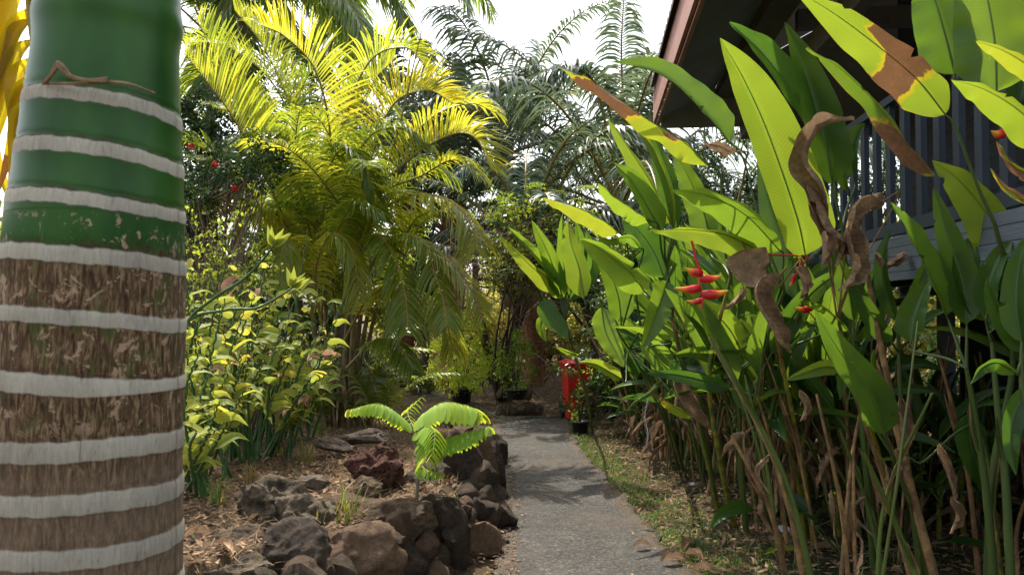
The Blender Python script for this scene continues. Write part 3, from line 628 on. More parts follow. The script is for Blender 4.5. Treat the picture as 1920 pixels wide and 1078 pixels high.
# yellow frond at far left
yp=thing('yellow_palm','palm with hanging bright yellow fronds at the left edge','palm tree',(-2.35,2.3,0))
mb=MB(); tube(mb,[(-2.35,2.3,-.05),(-2.33,2.32,1.5),(-2.28,2.3,3.2)],[.07,.06,.05],12,(0,0,.5,0),20); part('trunk',mb,M['palebark'],yp)
for k,(rb,sd_) in enumerate([([(-420,-500),(-150,-420),(20,-160),(60,60),(70,210)],1),([(-420,-500),(-260,-300),(-120,-60),(-60,200)],2),([(-420,-500),(-500,-200),(-480,100),(-400,300)],3)]):
    mr=MB(); rp=pxc(rb,2.3,2.1); tube(mr,rp,[.016,.012,.006],7,(0,0,.8,0),30); fo=part('frond',mr,M['rachis'],yp)
    mb=MB(); q=catmull(rp,40); rs=np.random.RandomState(sd_)
    for i in range(15):
        b=Vector(q[13+int(i*1.75)]); L=rs.uniform(.34,.52)
        for sx in (-1,1):
            d=Vector((sx*rs.uniform(.15,.4),rs.uniform(-.15,.15),-1)).normalized()
            blade(mb,[b,b+Vector((sx*.05,0,-.06)),b+d*L*.55,b+d*L+Vector((sx*.01,0,-.03))],.026,.5,rs.uniform(-.5,.5),rs.uniform(-.3,.3),0,.05,shp_lance,rs.uniform(.35,1),0,lambda t,u,r=rs.uniform(.72,.95):np.clip((t-r)*6,0,1)+0*u,6,16)
    off(mb,yp.location).build('leaflet_row',M['yellowpalm'],fo)
# ---------------------------------------------------------------- rocks
def rockmat(name,c1,c2,c3,rough=.85,pit=0,lich=.5):
    c1,c2,c3=[tuple(x*.72 for x in q) for q in (c1,c2,c3)]; m,nt,b,o=newmat(name); g=objc(nt); f=noise(nt,6,7,.75,g,.5); f2=noise(nt,34,6,.85,g); f3=noise(nt,7,4,.6,g)
    c=ramp(nt,f,[(.32,c1),(.5,c2),(.68,c3)]); c=mix(nt,.4,c,ramp(nt,f2,[(.35,tuple(x*.3 for x in c1)),(.6,c3)]))
    c=mix(nt,mth(nt,'MULTIPLY',ramp(nt,f3,[(.64,(0,0,0)),(.72,(1,1,1))]),lich),c,(.30,.25,.18))
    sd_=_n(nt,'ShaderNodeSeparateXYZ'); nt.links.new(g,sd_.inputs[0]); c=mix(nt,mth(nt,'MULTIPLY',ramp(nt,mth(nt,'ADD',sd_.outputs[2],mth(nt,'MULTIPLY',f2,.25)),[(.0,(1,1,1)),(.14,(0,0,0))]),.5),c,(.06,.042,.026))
    h=mth(nt,'ADD',f2,f)
    if pit:
        v=_n(nt,'ShaderNodeTexVoronoi'); v.inputs['Scale'].default_value=pit; nt.links.new(g,v.inputs['Vector'])
        p=ramp(nt,mth(nt,'ADD',v.outputs['Distance'],mth(nt,'MULTIPLY',f2,.4)),[(.3,(0,0,0)),(.6,(1,1,1))]); c=mix(nt,.75,c,p,'MULTIPLY'); h=mth(nt,'ADD',h,mth(nt,'MULTIPLY',p,1.5))
    nt.links.new(c,b.inputs['Base Color']); b.inputs['Roughness'].default_value=rough; b.inputs['Specular IOR Level'].default_value=.35
    nt.links.new(bump(nt,h,.06),b.inputs['Normal']); return m
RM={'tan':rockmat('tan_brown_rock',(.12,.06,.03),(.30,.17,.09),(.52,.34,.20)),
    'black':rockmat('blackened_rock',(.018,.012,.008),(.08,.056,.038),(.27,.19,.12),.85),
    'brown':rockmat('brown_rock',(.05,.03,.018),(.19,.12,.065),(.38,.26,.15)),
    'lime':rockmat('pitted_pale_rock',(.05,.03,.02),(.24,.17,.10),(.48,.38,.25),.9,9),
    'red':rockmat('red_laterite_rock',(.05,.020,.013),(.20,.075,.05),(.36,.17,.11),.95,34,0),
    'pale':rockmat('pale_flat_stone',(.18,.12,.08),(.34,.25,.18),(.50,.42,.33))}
def ico(sub=4):
    import bmesh
    bm=bmesh.new(); bmesh.ops.create_icosphere(bm,subdivisions=sub,radius=1); bm.verts.ensure_lookup_table()
    V=np.array([v.co[:] for v in bm.verts]); F=np.array([[v.index for v in f.verts] for f in bm.faces]); bm.free(); return V,F
ICO={s:ico(s) for s in (2,3,5)}
def rock(c,half,mat,seed,rough=.16,rz=0,tilt=0,lean=0,sub=5,planes=13,name='rock',label=None,group=None,pitd=0.):
    rs=np.random.RandomState(seed); V,F=ICO[sub]; D=V
    Pn=norm(rs.normal(0,1,(planes,3))); Pd=rs.uniform(.62,.95,planes)
    dots=D@Pn.T; r=np.min(np.where(dots>.05,Pd/np.maximum(dots,.05),9),axis=1); r=np.minimum(r,1.15)
    V=D*r[:,None]; off_=rs.uniform(0,50,3)
    if sub>=3:
        nz=np.array([mn.fractal(Vector(v*1.7+off_),.9,2.1,5) for v in V]); V=V+D*(nz*rough)[:,None]
        if pitd:
            n2=np.array([mn.cell(Vector(v*5+off_))+mn.noise(Vector(v*9+off_)) for v in V]); n3=np.array([mn.noise(Vector(v*7+off_)) for v in V]); V=V-D*(np.clip(n3,0,1)*pitd+.15*pitd*n2)[:,None]
    V=V*np.array(half); Rm=Matrix.Rotation(rz,3,'Z')@Matrix.Rotation(tilt,3,'Y')@Matrix.Rotation(lean,3,'X'); V=V@np.array(Rm).T
    me=bpy.data.meshes.new(name); me.from_pydata(V.tolist(),[],F.tolist()); me.polygons.foreach_set('use_smooth',np.full(len(F),sub>2)); me.materials.append(mat)
    o=bpy.data.objects.new(name,me); C.objects.link(o); o.location=c
    if sub>2:
        try: me.set_sharp_from_angle(angle=math.radians(38))
        except Exception: pass
    return tag(o,label,'rock' if name!='stone' else 'stone',group)
RG='rocks of the low retaining wall beside the path'
def R_(x,y,d,hx,hy,mat,seed,label,tilt=0,lean=0,dep=None,rough=.16,rz=0,**k):
    hx*=1.27; hy*=1.27; y+=6; k.setdefault('planes',7)
    s=d/FPX; hz=hy*s; hw=hx*s; return rock(P(x,y,d),(hw,(dep*s if dep else (hw+hz)/2*.8),hz),RM[mat],seed,rough,rz,tilt,lean,label=label,group=RG,**k)
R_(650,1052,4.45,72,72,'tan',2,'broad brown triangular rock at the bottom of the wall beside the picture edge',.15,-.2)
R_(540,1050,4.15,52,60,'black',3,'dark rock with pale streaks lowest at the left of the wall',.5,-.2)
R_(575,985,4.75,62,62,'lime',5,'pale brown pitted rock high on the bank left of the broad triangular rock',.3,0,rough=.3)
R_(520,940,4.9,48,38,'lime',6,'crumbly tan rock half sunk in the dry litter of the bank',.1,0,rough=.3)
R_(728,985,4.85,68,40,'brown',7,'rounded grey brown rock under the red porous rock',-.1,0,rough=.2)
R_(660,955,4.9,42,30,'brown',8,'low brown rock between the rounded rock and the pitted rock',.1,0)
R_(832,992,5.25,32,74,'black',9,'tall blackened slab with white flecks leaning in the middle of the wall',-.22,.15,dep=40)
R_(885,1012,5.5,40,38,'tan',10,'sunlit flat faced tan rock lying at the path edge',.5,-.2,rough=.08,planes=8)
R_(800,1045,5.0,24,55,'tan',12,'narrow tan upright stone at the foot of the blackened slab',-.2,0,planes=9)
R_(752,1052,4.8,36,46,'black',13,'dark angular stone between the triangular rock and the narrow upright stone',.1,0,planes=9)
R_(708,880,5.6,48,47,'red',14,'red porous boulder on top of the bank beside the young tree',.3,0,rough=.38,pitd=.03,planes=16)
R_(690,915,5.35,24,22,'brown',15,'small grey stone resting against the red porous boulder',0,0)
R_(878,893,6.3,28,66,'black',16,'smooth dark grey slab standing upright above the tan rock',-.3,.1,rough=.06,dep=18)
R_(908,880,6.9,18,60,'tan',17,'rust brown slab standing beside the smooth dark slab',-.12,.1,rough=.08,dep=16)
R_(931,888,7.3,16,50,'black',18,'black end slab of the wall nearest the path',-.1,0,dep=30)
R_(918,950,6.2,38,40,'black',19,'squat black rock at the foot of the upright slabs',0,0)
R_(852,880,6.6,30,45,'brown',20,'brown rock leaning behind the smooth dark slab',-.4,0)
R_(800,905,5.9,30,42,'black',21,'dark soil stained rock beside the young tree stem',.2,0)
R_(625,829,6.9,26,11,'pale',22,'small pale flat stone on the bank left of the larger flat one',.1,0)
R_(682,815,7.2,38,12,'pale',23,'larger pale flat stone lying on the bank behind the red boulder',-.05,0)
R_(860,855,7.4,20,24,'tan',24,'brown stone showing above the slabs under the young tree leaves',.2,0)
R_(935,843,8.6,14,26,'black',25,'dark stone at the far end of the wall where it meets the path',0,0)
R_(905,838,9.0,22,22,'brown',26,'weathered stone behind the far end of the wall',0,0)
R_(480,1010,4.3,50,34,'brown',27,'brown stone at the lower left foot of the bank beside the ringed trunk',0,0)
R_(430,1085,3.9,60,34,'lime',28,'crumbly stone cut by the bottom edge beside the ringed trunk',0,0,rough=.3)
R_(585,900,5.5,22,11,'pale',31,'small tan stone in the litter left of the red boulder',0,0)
for i,(x,y) in enumerate([(.5,0)]*0): pass
rs_=np.random.RandomState(4)
RK=[('tan',40),('brown',41),('black',42),('lime',43)]
protos=[rock((0,0,-50),(1,1,.75),RM[m],s,sub=3,name='rock') for m,s in RK]
def wallpt(s):   # s metres along the wall polyline from the front
    pts=np.array(WALL[1:10]); seg=np.hypot(*np.diff(pts,axis=0).T); c=np.concatenate([[0],np.cumsum(seg)]); return np.interp(s,c,pts[:,0]),np.interp(s,c,pts[:,1]),c[-1]
first=set()
def put(proto,loc,sc,rot,label,group,cat='rock'):
    o=proto.copy(); C.objects.link(o); o.location=loc; o.scale=sc; o.rotation_euler=rot; tag(o,label,cat,group); return o
tot=wallpt(0)[2]
for i in range(130):
    s=rs_.uniform(.1,tot-.2); x,y,_=wallpt(s); x-=rs_.uniform(-.02,.16) ; y+=0; h=rs_.uniform(.0,.40 if y<8.5 else .12)
    r=rs_.uniform(.05,.13); p=protos[rs_.choice(4,p=[.15,.35,.35,.15])]
    put(p,(x-.10*h,y,h),(r,r*rs_.uniform(.7,1.1),r*rs_.uniform(.8,1.6)),rs_.uniform(0,6,3),'small dark filler stone wedged between the larger wall rocks','filler stones of the retaining wall')
for i in range(60):
    x=rs_.uniform(-2.6,-.3); y=rs_.uniform(3.8,8.5)
    if not inside(x,y): continue
    r=rs_.uniform(.012,.04); put(protos[rs_.choice([0,3,1])],(x,y,gz(x,y)+r*.2),(r,r,r*.7),rs_.uniform(0,6,3),'pebble lying loose in the dry litter of the bank','pebbles on the bank','pebble')
for i in range(26):
    y=rs_.uniform(4.8,7.5); x=path_l(y)+rs_.uniform(-.03,.10); r=rs_.uniform(.008,.022)
    put(protos[rs_.choice([0,3])],(x,y,.03+r*.3),(r,r,r*.7),rs_.uniform(0,6,3),'pebble at the left edge of the path','pebbles at the path edge','pebble')
for i in range(11):
    x,y=940+i%6*13+rs_.uniform(-4,4),775-(i//6)*14; q=G(x,y); r=rs_.uniform(.09,.15)
    put(protos[rs_.choice([1,2,3])],(q.x,q.y-.2,.08+.16*(i//6)),(r,r,r*.75),rs_.uniform(0,6,3),'grey stone of the low heap under the far potted shrub','stones heaped at the end of the path')
for p_ in protos: bpy.data.objects.remove(p_)
# ---------------------------------------------------------------- trees and shrubs
def cloud(mb,cen,rad,n,size,tone=.5,tv=.2,rs=None,asp=.45,upb=.4,dead=0.,surf=.0):
    """n leaf-sized folded faces about centre cen"""
    rs=rs or rng; c=np.array(list(cen)); q=rs.normal(0,1,(n,3)); q=norm(q)*(rs.uniform(surf,1,(n,1))**(1/2.2)); q=c+q*np.array(rad)
    d=norm(rs.normal(0,1,(n,3))+np.array([0,0,-.35])); nn=norm(rs.normal(0,1,(n,3))+np.array([0,0,upb*2])); s=norm(np.cross(d,nn)); u=np.cross(s,d)
    L=(size*rs.uniform(.6,1.25,n))[:,None]; W=L*asp
    V=np.stack([q,q+d*L*.45-s*W*.5+u*W*.15,q+d*L-u*L*.12,q+d*L*.45+s*W*.5+u*W*.15],1)
    A=np.zeros((n,4,4)); A[...,0]=[.5,-1,.5,1]; A[...,2]=np.clip(tone+rs.normal(0,tv,(n,1)),0,1); A[...,3]=dead
    mb.add(V.reshape(-1,3),np.arange(4*n).reshape(-1,4),A.reshape(-1,4))
def tree(name,label,cat,base,clumps,leaf,bark,n=120,size=.07,tr=(.07,.02),tone=.5,group=None,asp=.45,seed=0,trunks=None,twig=None,tv=.2,stone=.0):
    """clumps: list of (centre, radius); a limb runs to each clump"""
    t=thing(name,label,cat,base,group); rs=np.random.RandomState(seed); b=Vector(base); cs=[Vector(c) for c,_ in clumps]
    mean=sum(cs,Vector())/len(cs); mb=MB()
    fork=b.lerp(mean,.55); tube(mb,[b-Vector((0,0,.05)),b.lerp(fork,.5)+Vector((rs.uniform(-.05,.05),0,0)),fork,mean],[tr[0],tr[0]*.8,tr[0]*.6,tr[1]],9,(0,0,.5,0),24)
    for c in cs:
        s0=b.lerp(mean,rs.uniform(.35,.95)); m_=(s0+c)/2+Vector(rs.normal(0,.08,3)); tube(mb,[s0,m_,c],[tr[1]*1.3,tr[1]*.8,tr[1]*.3],5,(0,0,.5,0),9)
    part('trunk',mb,bark,t); mb=MB()
    for c,r in clumps:
        k=rs.uniform(-.15,.15); r3=np.array(r if hasattr(r,'__len__') else (r,r,r*.8))
        for _ in range(4):   # sub clumps with gaps between
            cc=np.array(list(c))+rs.normal(0,.55,3)*r3; cloud(mb,cc,r3*rs.uniform(.35,.7),max(4,n//4),size,tone+k,tv,rs,asp,dead=stone)
    part('crown' if cat=='tree' else 'foliage',mb,leaf,t); return t
def ell(c,r,n,rs,rad,bottom=-1):
    out=[]
    while len(out)<n:
        q=rs.uniform(-1,1,3)
        if np.linalg.norm(q)<1 and q[2]>bottom: out.append((np.array(list(c))+q*np.array(r),rad*rs.uniform(.7,1.2)))
    return out
rs=np.random.RandomState(21)
# dark creeper-hung trees in the middle
def gb(px,py): q=G(px,py); return (q.x,q.y,gz(q.x,q.y))
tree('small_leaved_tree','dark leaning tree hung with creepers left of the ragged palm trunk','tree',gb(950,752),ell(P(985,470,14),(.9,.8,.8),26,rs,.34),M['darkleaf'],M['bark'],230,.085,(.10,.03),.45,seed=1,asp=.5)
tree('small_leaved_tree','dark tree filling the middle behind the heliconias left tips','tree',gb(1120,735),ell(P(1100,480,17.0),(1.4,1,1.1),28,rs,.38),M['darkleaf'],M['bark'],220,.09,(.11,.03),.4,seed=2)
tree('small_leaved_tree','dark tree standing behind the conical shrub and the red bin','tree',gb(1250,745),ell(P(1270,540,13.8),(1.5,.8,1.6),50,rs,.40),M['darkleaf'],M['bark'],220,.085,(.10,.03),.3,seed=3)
# second leaning stem and grey stem of the creeper tree
for k,(pts,r,m_,lb) in enumerate([([(940,752),(925,690),(905,620),(893,540),(890,450)],.10,'bark','dark bare stem leaning left beside the creeper tree'),([(948,745),(915,700),(925,660)],.06,'bark','short dark stub leaning beside the dark bare stem'),([(955,745),(962,660),(965,560),(985,480)],.05,'palebark','thin pale grey stem rising past the ragged palm trunk')]):
    b=G(*pts[0]); d=b.y-.1*k; t=thing('leaning_trunk',lb,'tree',(b.x,b.y,0)); mb=MB(); tube(mb,[P(x,y,d) for x,y in pts],[r,r*.8,r*.5],9,(0,0,.5,0),26); part('trunk',mb,M[m_],t)
    mb=MB()
    for j in range(14):
        a=Vector(catmull([P(x,y,d) for x,y in pts],30)[int(rs.uniform(8,29))]); e=a+Vector((rs.normal(0,.6),rs.normal(0,.3),rs.normal(.1,.5))); tube(mb,[a,(a+e)/2+Vector(rs.normal(0,.15,3)),e],[.02,.006],4,(0,0,.5,0),8)
    part('branch',mb,M[m_],t)
# bare creeper tangle
tg=thing('creeper_tangle','brown tangle of bare creeper stems hanging across the dark middle trees','creeper',P(930,500,12.9)); mb=MB()
for i in range(150):
    a=P(rs.uniform(850,1060),rs.uniform(410,560),rs.uniform(12.6,13.2)); e=a+Vector((rs.normal(0,.7),rs.normal(0,.2),rs.normal(0,.35)-.1)); m_=(a+e)/2+Vector((rs.normal(0,.2),rs.normal(0,.1),-abs(rs.normal(0,.25)))); tube(mb,[a,m_,e],rs.uniform(.004,.009),3,(0,0,.5,0),10)
part('stem',mb,M['twig'],tg); mb=MB()
for i in range(40): cloud(mb,P(rs.uniform(880,1100),rs.uniform(370,560),13),(.22,.2,.14),30,.10,.75,.2,rs,.45)
part('foliage',mb,M['midleaf'],tg)
# compound leaved saplings in front of the dark trees
def comp_leaf(mb,b,d,L,n,ls,tone,rs,w=.42,droop=.3):
    d=Vector(d).normalized(); s=d.cross(Vector((0,0,1))).normalized(); e=b+d*L+Vector((0,0,-droop*L)); pts=catmull([b,b+d*L*.5+Vector((0,0,-droop*L*.15)),e],n+2)
    tube(mb,pts,[.004,.0015],4,(0,0,tone,0))
    for k in range(1,n+2):
        for sg in (-1,1):
            q=Vector(pts[k]); dd=(s*sg+d*.45+Vector((0,0,rs.uniform(-.35,.1)))).normalized(); l=ls*(1-.35*abs(k/(n+1)-.5)); blade(mb,[q,q+dd*l*.5,q+dd*l-Vector((0,0,l*.15))],l*w*.5,.15,rs.uniform(-.2,.2),0,0,0,shp_ovate,tone+rs.uniform(-.15,.15),0,None,2,5,N0=(0,0,1))
sp=thing('compound_leaved_shrub','green shrub of feather shaped compound leaves in front of the dark trees','shrub',gb(940,752)); mb=MB(); ms=MB()
for i in range(40):
    x,y=rs.uniform(900,1110),rs.uniform(345,520); b=P(x,y,12.4+rs.uniform(-.3,.3)); a=rs.uniform(0,6.28); comp_leaf(mb,b,(math.cos(a),math.sin(a)*.6,.25),.42,8,.11,rs.uniform(.2,.8),rs)
for i in range(4):
    b=Vector(gb(940+rs.uniform(-10,10),752)); tube(ms,[b,P(rs.uniform(930,960),620,12.8),P(rs.uniform(900,1110),rs.uniform(350,480),12.4)],[.03,.006],5,(0,0,.5,0),14)
part('stem',ms,M['bark'],sp); part('foliage',mb,M['midleaf'],sp)
# conical red tipped shrub
cb=P(1192,800,10.6); cb.z=0; cl=[]
for i in range(80):
    q=rs.rand(); zc=.35+q*2.35; rr_=.88*(1-q)**.5*min(1,.35+q*2.2); a=rs.uniform(0,6.28); u=rs.uniform(.3,1)**.5; cl.append(((cb.x+rr_*u*math.cos(a),cb.y+rr_*u*math.sin(a)*.8,zc),.24))
cs_=tree('conical_shrub','dense conical shrub with glossy green leaves and reddish tips behind the red bin','shrub',cb,cl,M['darkleaf'],M['bark'],190,.075,(.05,.012),.75,seed=5,asp=.35)
mb=MB()
for c,r in cl: 
    if rs.rand()<.5: cloud(mb,(c[0],c[1]-.1,c[2]+.1),(.16,.16,.1),9,.07,.5,.3,rs,.3)
part('red_tip',mb,M['redleaf'],cs_)['kind']='stuff'
mb=MB()
for c,r in cl:
    cloud(mb,(c[0]-.05,c[1]-.12,c[2]+.06),(.2,.18,.13),14,.075,.4,.25,rs,.35)
part('young_foliage',mb,M['limeleaf'],cs_)['kind']='stuff'
# potted shrubs
def pot(name,label,base,r,h,foliage):
    t=thing(name,label,'potted plant',base); mb=MB(); b=Vector(base)
    prof=[(r*.72,.0),(r*.9,h*.85),(r*1.05,h*.86),(r*1.06,h),(r*.94,h),(r*.92,h*.9),(.001,h*.9)]
    a=np.linspace(0,2*np.pi,28,endpoint=False); V=np.array([[(b.x+q*math.cos(x),b.y+q*math.sin(x),b.z+z) for x in a] for q,z in prof]); mb.add(V,gridF(len(prof),28,True)); part('pot',mb,M['black'],t)
    foliage(t,b+Vector((0,0,h*.9))); return t
def fol(h,wd,n,mat,size,tone,seed,asp=.35,stems=7,bark='bark'):
    def f(t,b):
        rs=np.random.RandomState(seed); ms=MB(); mb=MB()
        for i in range(stems):
            a=rs.uniform(0,6.28); e=b+Vector((math.cos(a)*wd*.7,math.sin(a)*wd*.7,h*rs.uniform(.6,1))); tube(ms,[b,(b+e)/2+Vector((0,0,.05)),e],[.014,.004],5,(0,0,.5,0),10)
        for i in range(n):
            q=rs.uniform(0,1); a=rs.uniform(0,6.28); u=wd*math.sin(math.pi*min(1,q*.85+.15))**.6*rs.uniform(.2,1)**.5
            c=b+Vector((math.cos(a)*u,math.sin(a)*u,q*h)); cloud(mb,c,(.09,.09,.13),24,size,tone+rs.uniform(-.2,.2),.15,rs,asp,.1)
        part('stem',ms,M[bark],t); part('foliage',mb,M[mat],t)
    return f
pot('potted_shrub','bright lime green feathery shrub in a black pot left of the leaning trunks',gb(865,756),.22,.28,fol(1.35,.62,190,'limeleaf',.075,1.0,1))
pot('potted_shrub','darker green feathery shrub in a black pot on the stone heap',(G(967,752).x,13.2,.22),.2,.17,fol(.95,.36,70,'limeleaf',.06,.1,2))
pot('potted_shrub','small sparse plant in a black pot standing before the red bin',gb(1088,815),.13,.19,fol(.50,.14,6,'midleaf',.06,.4,3,.5,5))
# red wheelie bin
bb=Vector(gb(1085,787)); bn=thing('wheelie_bin','red plastic wheelie bin with a scrap of white paper on its lid','bin',bb,rz=.12)
def frus(mb,x0,y0,z0,x1,y1,z1,cx=0,cy=0,A=(0,0,.5,0)):
    s=[(-1,-1),(1,-1),(1,1),(-1,1)]; V=[(a*x0+cx,b*y0+cy,z0) for a,b in s]+[(a*x1+cx,b*y1+cy,z1) for a,b in s]; mb.add(V,[[0,3,2,1],[4,5,6,7],[0,1,5,4],[1,2,6,5],[2,3,7,6],[3,0,4,7]],A)
def loc(name,mat,f,par=None,bev=.008):
    mb=MB(); f(mb); o=mb.build(name,mat,par or bn,False)
    if bev: md=o.modifiers.new('b','BEVEL'); md.width=bev; md.segments=3
    return o
loc('body',M['red'],lambda mb:frus(mb,.19,.21,.03,.235,.265,.84),bev=.02)
loc('rim',M['red'],lambda mb:frus(mb,.25,.28,.81,.255,.285,.855))
ld=loc('lid',M['red'],lambda mb:(frus(mb,.265,.295,.86,.27,.30,.885),frus(mb,.25,.28,.886,.19,.22,.925)),bev=.01)
loc('handle',M['red'],lambda mb:tube(mb,[(-.2,.30,.82),(-.2,.36,.84),(.2,.36,.84),(.2,.30,.82)],.014,8),bev=0)
for s in (-1,1):
    def wh(mb):
        a=np.linspace(0,2*np.pi,24,endpoint=False); V=np.array([[(s*.22+q,.20+r*math.cos(x),.10+r*math.sin(x)) for x in a] for q,r in ((-.02,.001),(-.02,.085),(-.012,.1),(.012,.1),(.02,.085),(.02,.001))]); mb.add(V,gridF(6,24,True))
    loc('wheel',M['black'],wh,bev=0)
pp=MB(); n=14; X,Y=np.meshgrid(np.linspace(-.11,.13,n),np.linspace(-.16,.1,n),indexing='ij'); Zp=.935+.018*np.abs(np.sin(X*31+Y*17))+.010*np.sin(Y*47)
q=np.stack([X+.0,Y-.08,Zp],-1).reshape(-1,3)+np.array(bb); pp.add(q,gridF(n,n)); tag(pp.build('paper_scrap',M['white'],None,False),'crumpled white paper lying on the lid of the red bin','paper')
# hoses
def hose(pts,label,r=.011):
    mb=MB(); tube(mb,[Vector((*G(x,y)[:2],gz(*G(x,y)[:2])+.012+(r if not (len(q_)>2) else r))) for q_ in pts for x,y in [q_[:2]]],r,8,(0,0,.5,0),70); tag(mb.build('garden_hose',M['hose']),label,'hose')
hose([(760,735),(800,742),(840,748),(890,762),(915,775),(940,786),(962,789)],'dark green garden hose curling past the lime potted shrub to the path end')
hose([(978,788),(1000,784),(1030,785),(1060,780),(1078,770)],'green garden hose lying across the far end of the path before the bin')
# ---------------------------------------------------------------- far vegetation closing the horizon
FG='trees far behind the garden'
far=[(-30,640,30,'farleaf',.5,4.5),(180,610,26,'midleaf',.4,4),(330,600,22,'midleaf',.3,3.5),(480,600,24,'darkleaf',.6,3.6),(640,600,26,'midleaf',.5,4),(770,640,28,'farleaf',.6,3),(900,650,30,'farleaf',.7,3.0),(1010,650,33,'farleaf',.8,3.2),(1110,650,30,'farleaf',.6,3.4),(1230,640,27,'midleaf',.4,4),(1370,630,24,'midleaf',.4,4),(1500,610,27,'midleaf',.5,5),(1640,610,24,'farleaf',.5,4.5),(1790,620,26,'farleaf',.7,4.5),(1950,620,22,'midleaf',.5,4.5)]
fl=['far leafy tree at the left picture edge','leafy tree far behind the ringed trunk','mid green tree just right of the ringed trunk','dark tree behind the flowering shrub','tree seen between canes of the cane palm','sunlit far tree right of the cane palm','sunlit far tree behind the leaning trunks','pale sunlit tree seen past the ragged palm trunk','sunlit tree above the red bin','tree behind the conical shrub','tree behind the tallest heliconias','tree seen through the veranda','sunlit tree seen under the house near its far posts','brightest tree seen under the house','tree beyond the house at the right picture edge']
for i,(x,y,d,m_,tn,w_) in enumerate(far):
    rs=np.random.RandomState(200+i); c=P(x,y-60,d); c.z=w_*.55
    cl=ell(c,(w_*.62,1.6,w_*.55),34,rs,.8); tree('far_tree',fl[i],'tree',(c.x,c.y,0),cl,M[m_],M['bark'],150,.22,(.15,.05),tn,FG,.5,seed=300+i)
# bright hedge low and far
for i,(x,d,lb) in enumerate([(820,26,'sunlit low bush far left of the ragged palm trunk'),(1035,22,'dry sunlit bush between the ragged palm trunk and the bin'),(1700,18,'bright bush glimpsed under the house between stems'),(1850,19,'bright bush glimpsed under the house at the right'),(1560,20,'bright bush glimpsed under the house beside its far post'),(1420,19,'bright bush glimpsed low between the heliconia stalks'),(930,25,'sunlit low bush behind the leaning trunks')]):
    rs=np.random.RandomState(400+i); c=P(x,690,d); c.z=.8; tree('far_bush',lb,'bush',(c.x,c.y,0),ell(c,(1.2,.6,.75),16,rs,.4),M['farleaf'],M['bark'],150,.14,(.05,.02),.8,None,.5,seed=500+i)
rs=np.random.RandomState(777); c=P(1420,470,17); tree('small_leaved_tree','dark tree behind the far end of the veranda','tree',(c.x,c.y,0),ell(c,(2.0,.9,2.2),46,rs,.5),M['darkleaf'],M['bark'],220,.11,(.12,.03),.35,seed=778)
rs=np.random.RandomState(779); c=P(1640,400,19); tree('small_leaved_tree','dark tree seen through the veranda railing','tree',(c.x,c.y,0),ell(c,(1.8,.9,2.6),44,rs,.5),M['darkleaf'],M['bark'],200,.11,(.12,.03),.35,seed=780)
for i,(x,y,d,r,lb) in enumerate([(1480,690,12.8,.8,'dark low shrub behind the stalks below the veranda'),(1610,700,13.5,.7,'dark low shrub under the middle of the house'),(1870,690,12.5,1.0,'dark shrub under the house at the right edge')]):  # shrubs added to cover the sunlit ground beneath the house
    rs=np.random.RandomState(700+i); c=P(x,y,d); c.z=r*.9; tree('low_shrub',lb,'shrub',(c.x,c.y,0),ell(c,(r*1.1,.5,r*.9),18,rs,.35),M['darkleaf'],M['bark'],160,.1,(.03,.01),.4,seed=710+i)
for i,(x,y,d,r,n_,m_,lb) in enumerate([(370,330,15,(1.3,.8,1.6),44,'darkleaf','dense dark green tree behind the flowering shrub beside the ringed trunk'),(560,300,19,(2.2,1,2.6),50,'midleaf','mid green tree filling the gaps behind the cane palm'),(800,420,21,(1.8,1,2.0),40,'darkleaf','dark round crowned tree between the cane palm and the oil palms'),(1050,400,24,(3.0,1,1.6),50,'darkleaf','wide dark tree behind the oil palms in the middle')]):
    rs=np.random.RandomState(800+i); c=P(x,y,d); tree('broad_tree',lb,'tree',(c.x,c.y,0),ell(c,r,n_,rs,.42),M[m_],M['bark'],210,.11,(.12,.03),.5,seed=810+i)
# ---------------------------------------------------------------- left bank shrubs
rs=np.random.RandomState(31)
fb=P(400,820,8.6); fb.z=gz(fb.x,fb.y)
cl=[(P(rs.uniform(330,520),rs.uniform(285,400),rs.uniform(8.3,9.3)),.2) for _ in range(30)]
fs=tree('flowering_shrub','dark small leaved shrub with a few red flowers above the bare twigs','shrub',fb,cl,M['darkleaf'],M['twig'],110,.06,(.04,.012),.2,seed=31,asp=.5)
for x,y in ((358,275),(402,309),(440,352)):
    mb=MB(); c=P(x,y,8.15); cloud(mb,c,(.035,.03,.025),26,.035,.5,.1,rs,.7); part('flower',mb,M['bract'],fs)
# bare twiggy bush with small pale leaves
tb=P(420,800,7.9); tb.z=gz(tb.x,tb.y); t=thing('twiggy_bush','leggy bush of bare brown twigs with sparse small pale leaves','bush',tb); mb=MB(); ml=MB()
for i in range(70):
    e=P(rs.uniform(335,490),rs.uniform(395,560),rs.uniform(7.6,8.3)); s=tb+Vector((rs.uniform(-.25,.25),rs.uniform(-.2,.2),0)); m_=s.lerp(e,.55)+Vector(rs.normal(0,.12,3)); tube(mb,[s,m_,e],[.012,.006,.002],4,(0,0,.5,0),10)
    for _ in range(6):
        a=m_.lerp(e,rs.uniform(0,1)); f=a+Vector(rs.normal(0,.16,3)); tube(mb,[a,(a+f)/2+Vector(rs.normal(0,.03,3)),f],.0022,3,(0,0,.5,0),4)
        cloud(ml,f,(.07,.07,.07),5,.045,.7,.2,rs,.6)
part('twig',mb,M['twig'],t); part('foliage',ml,M['limeleaf'],t)
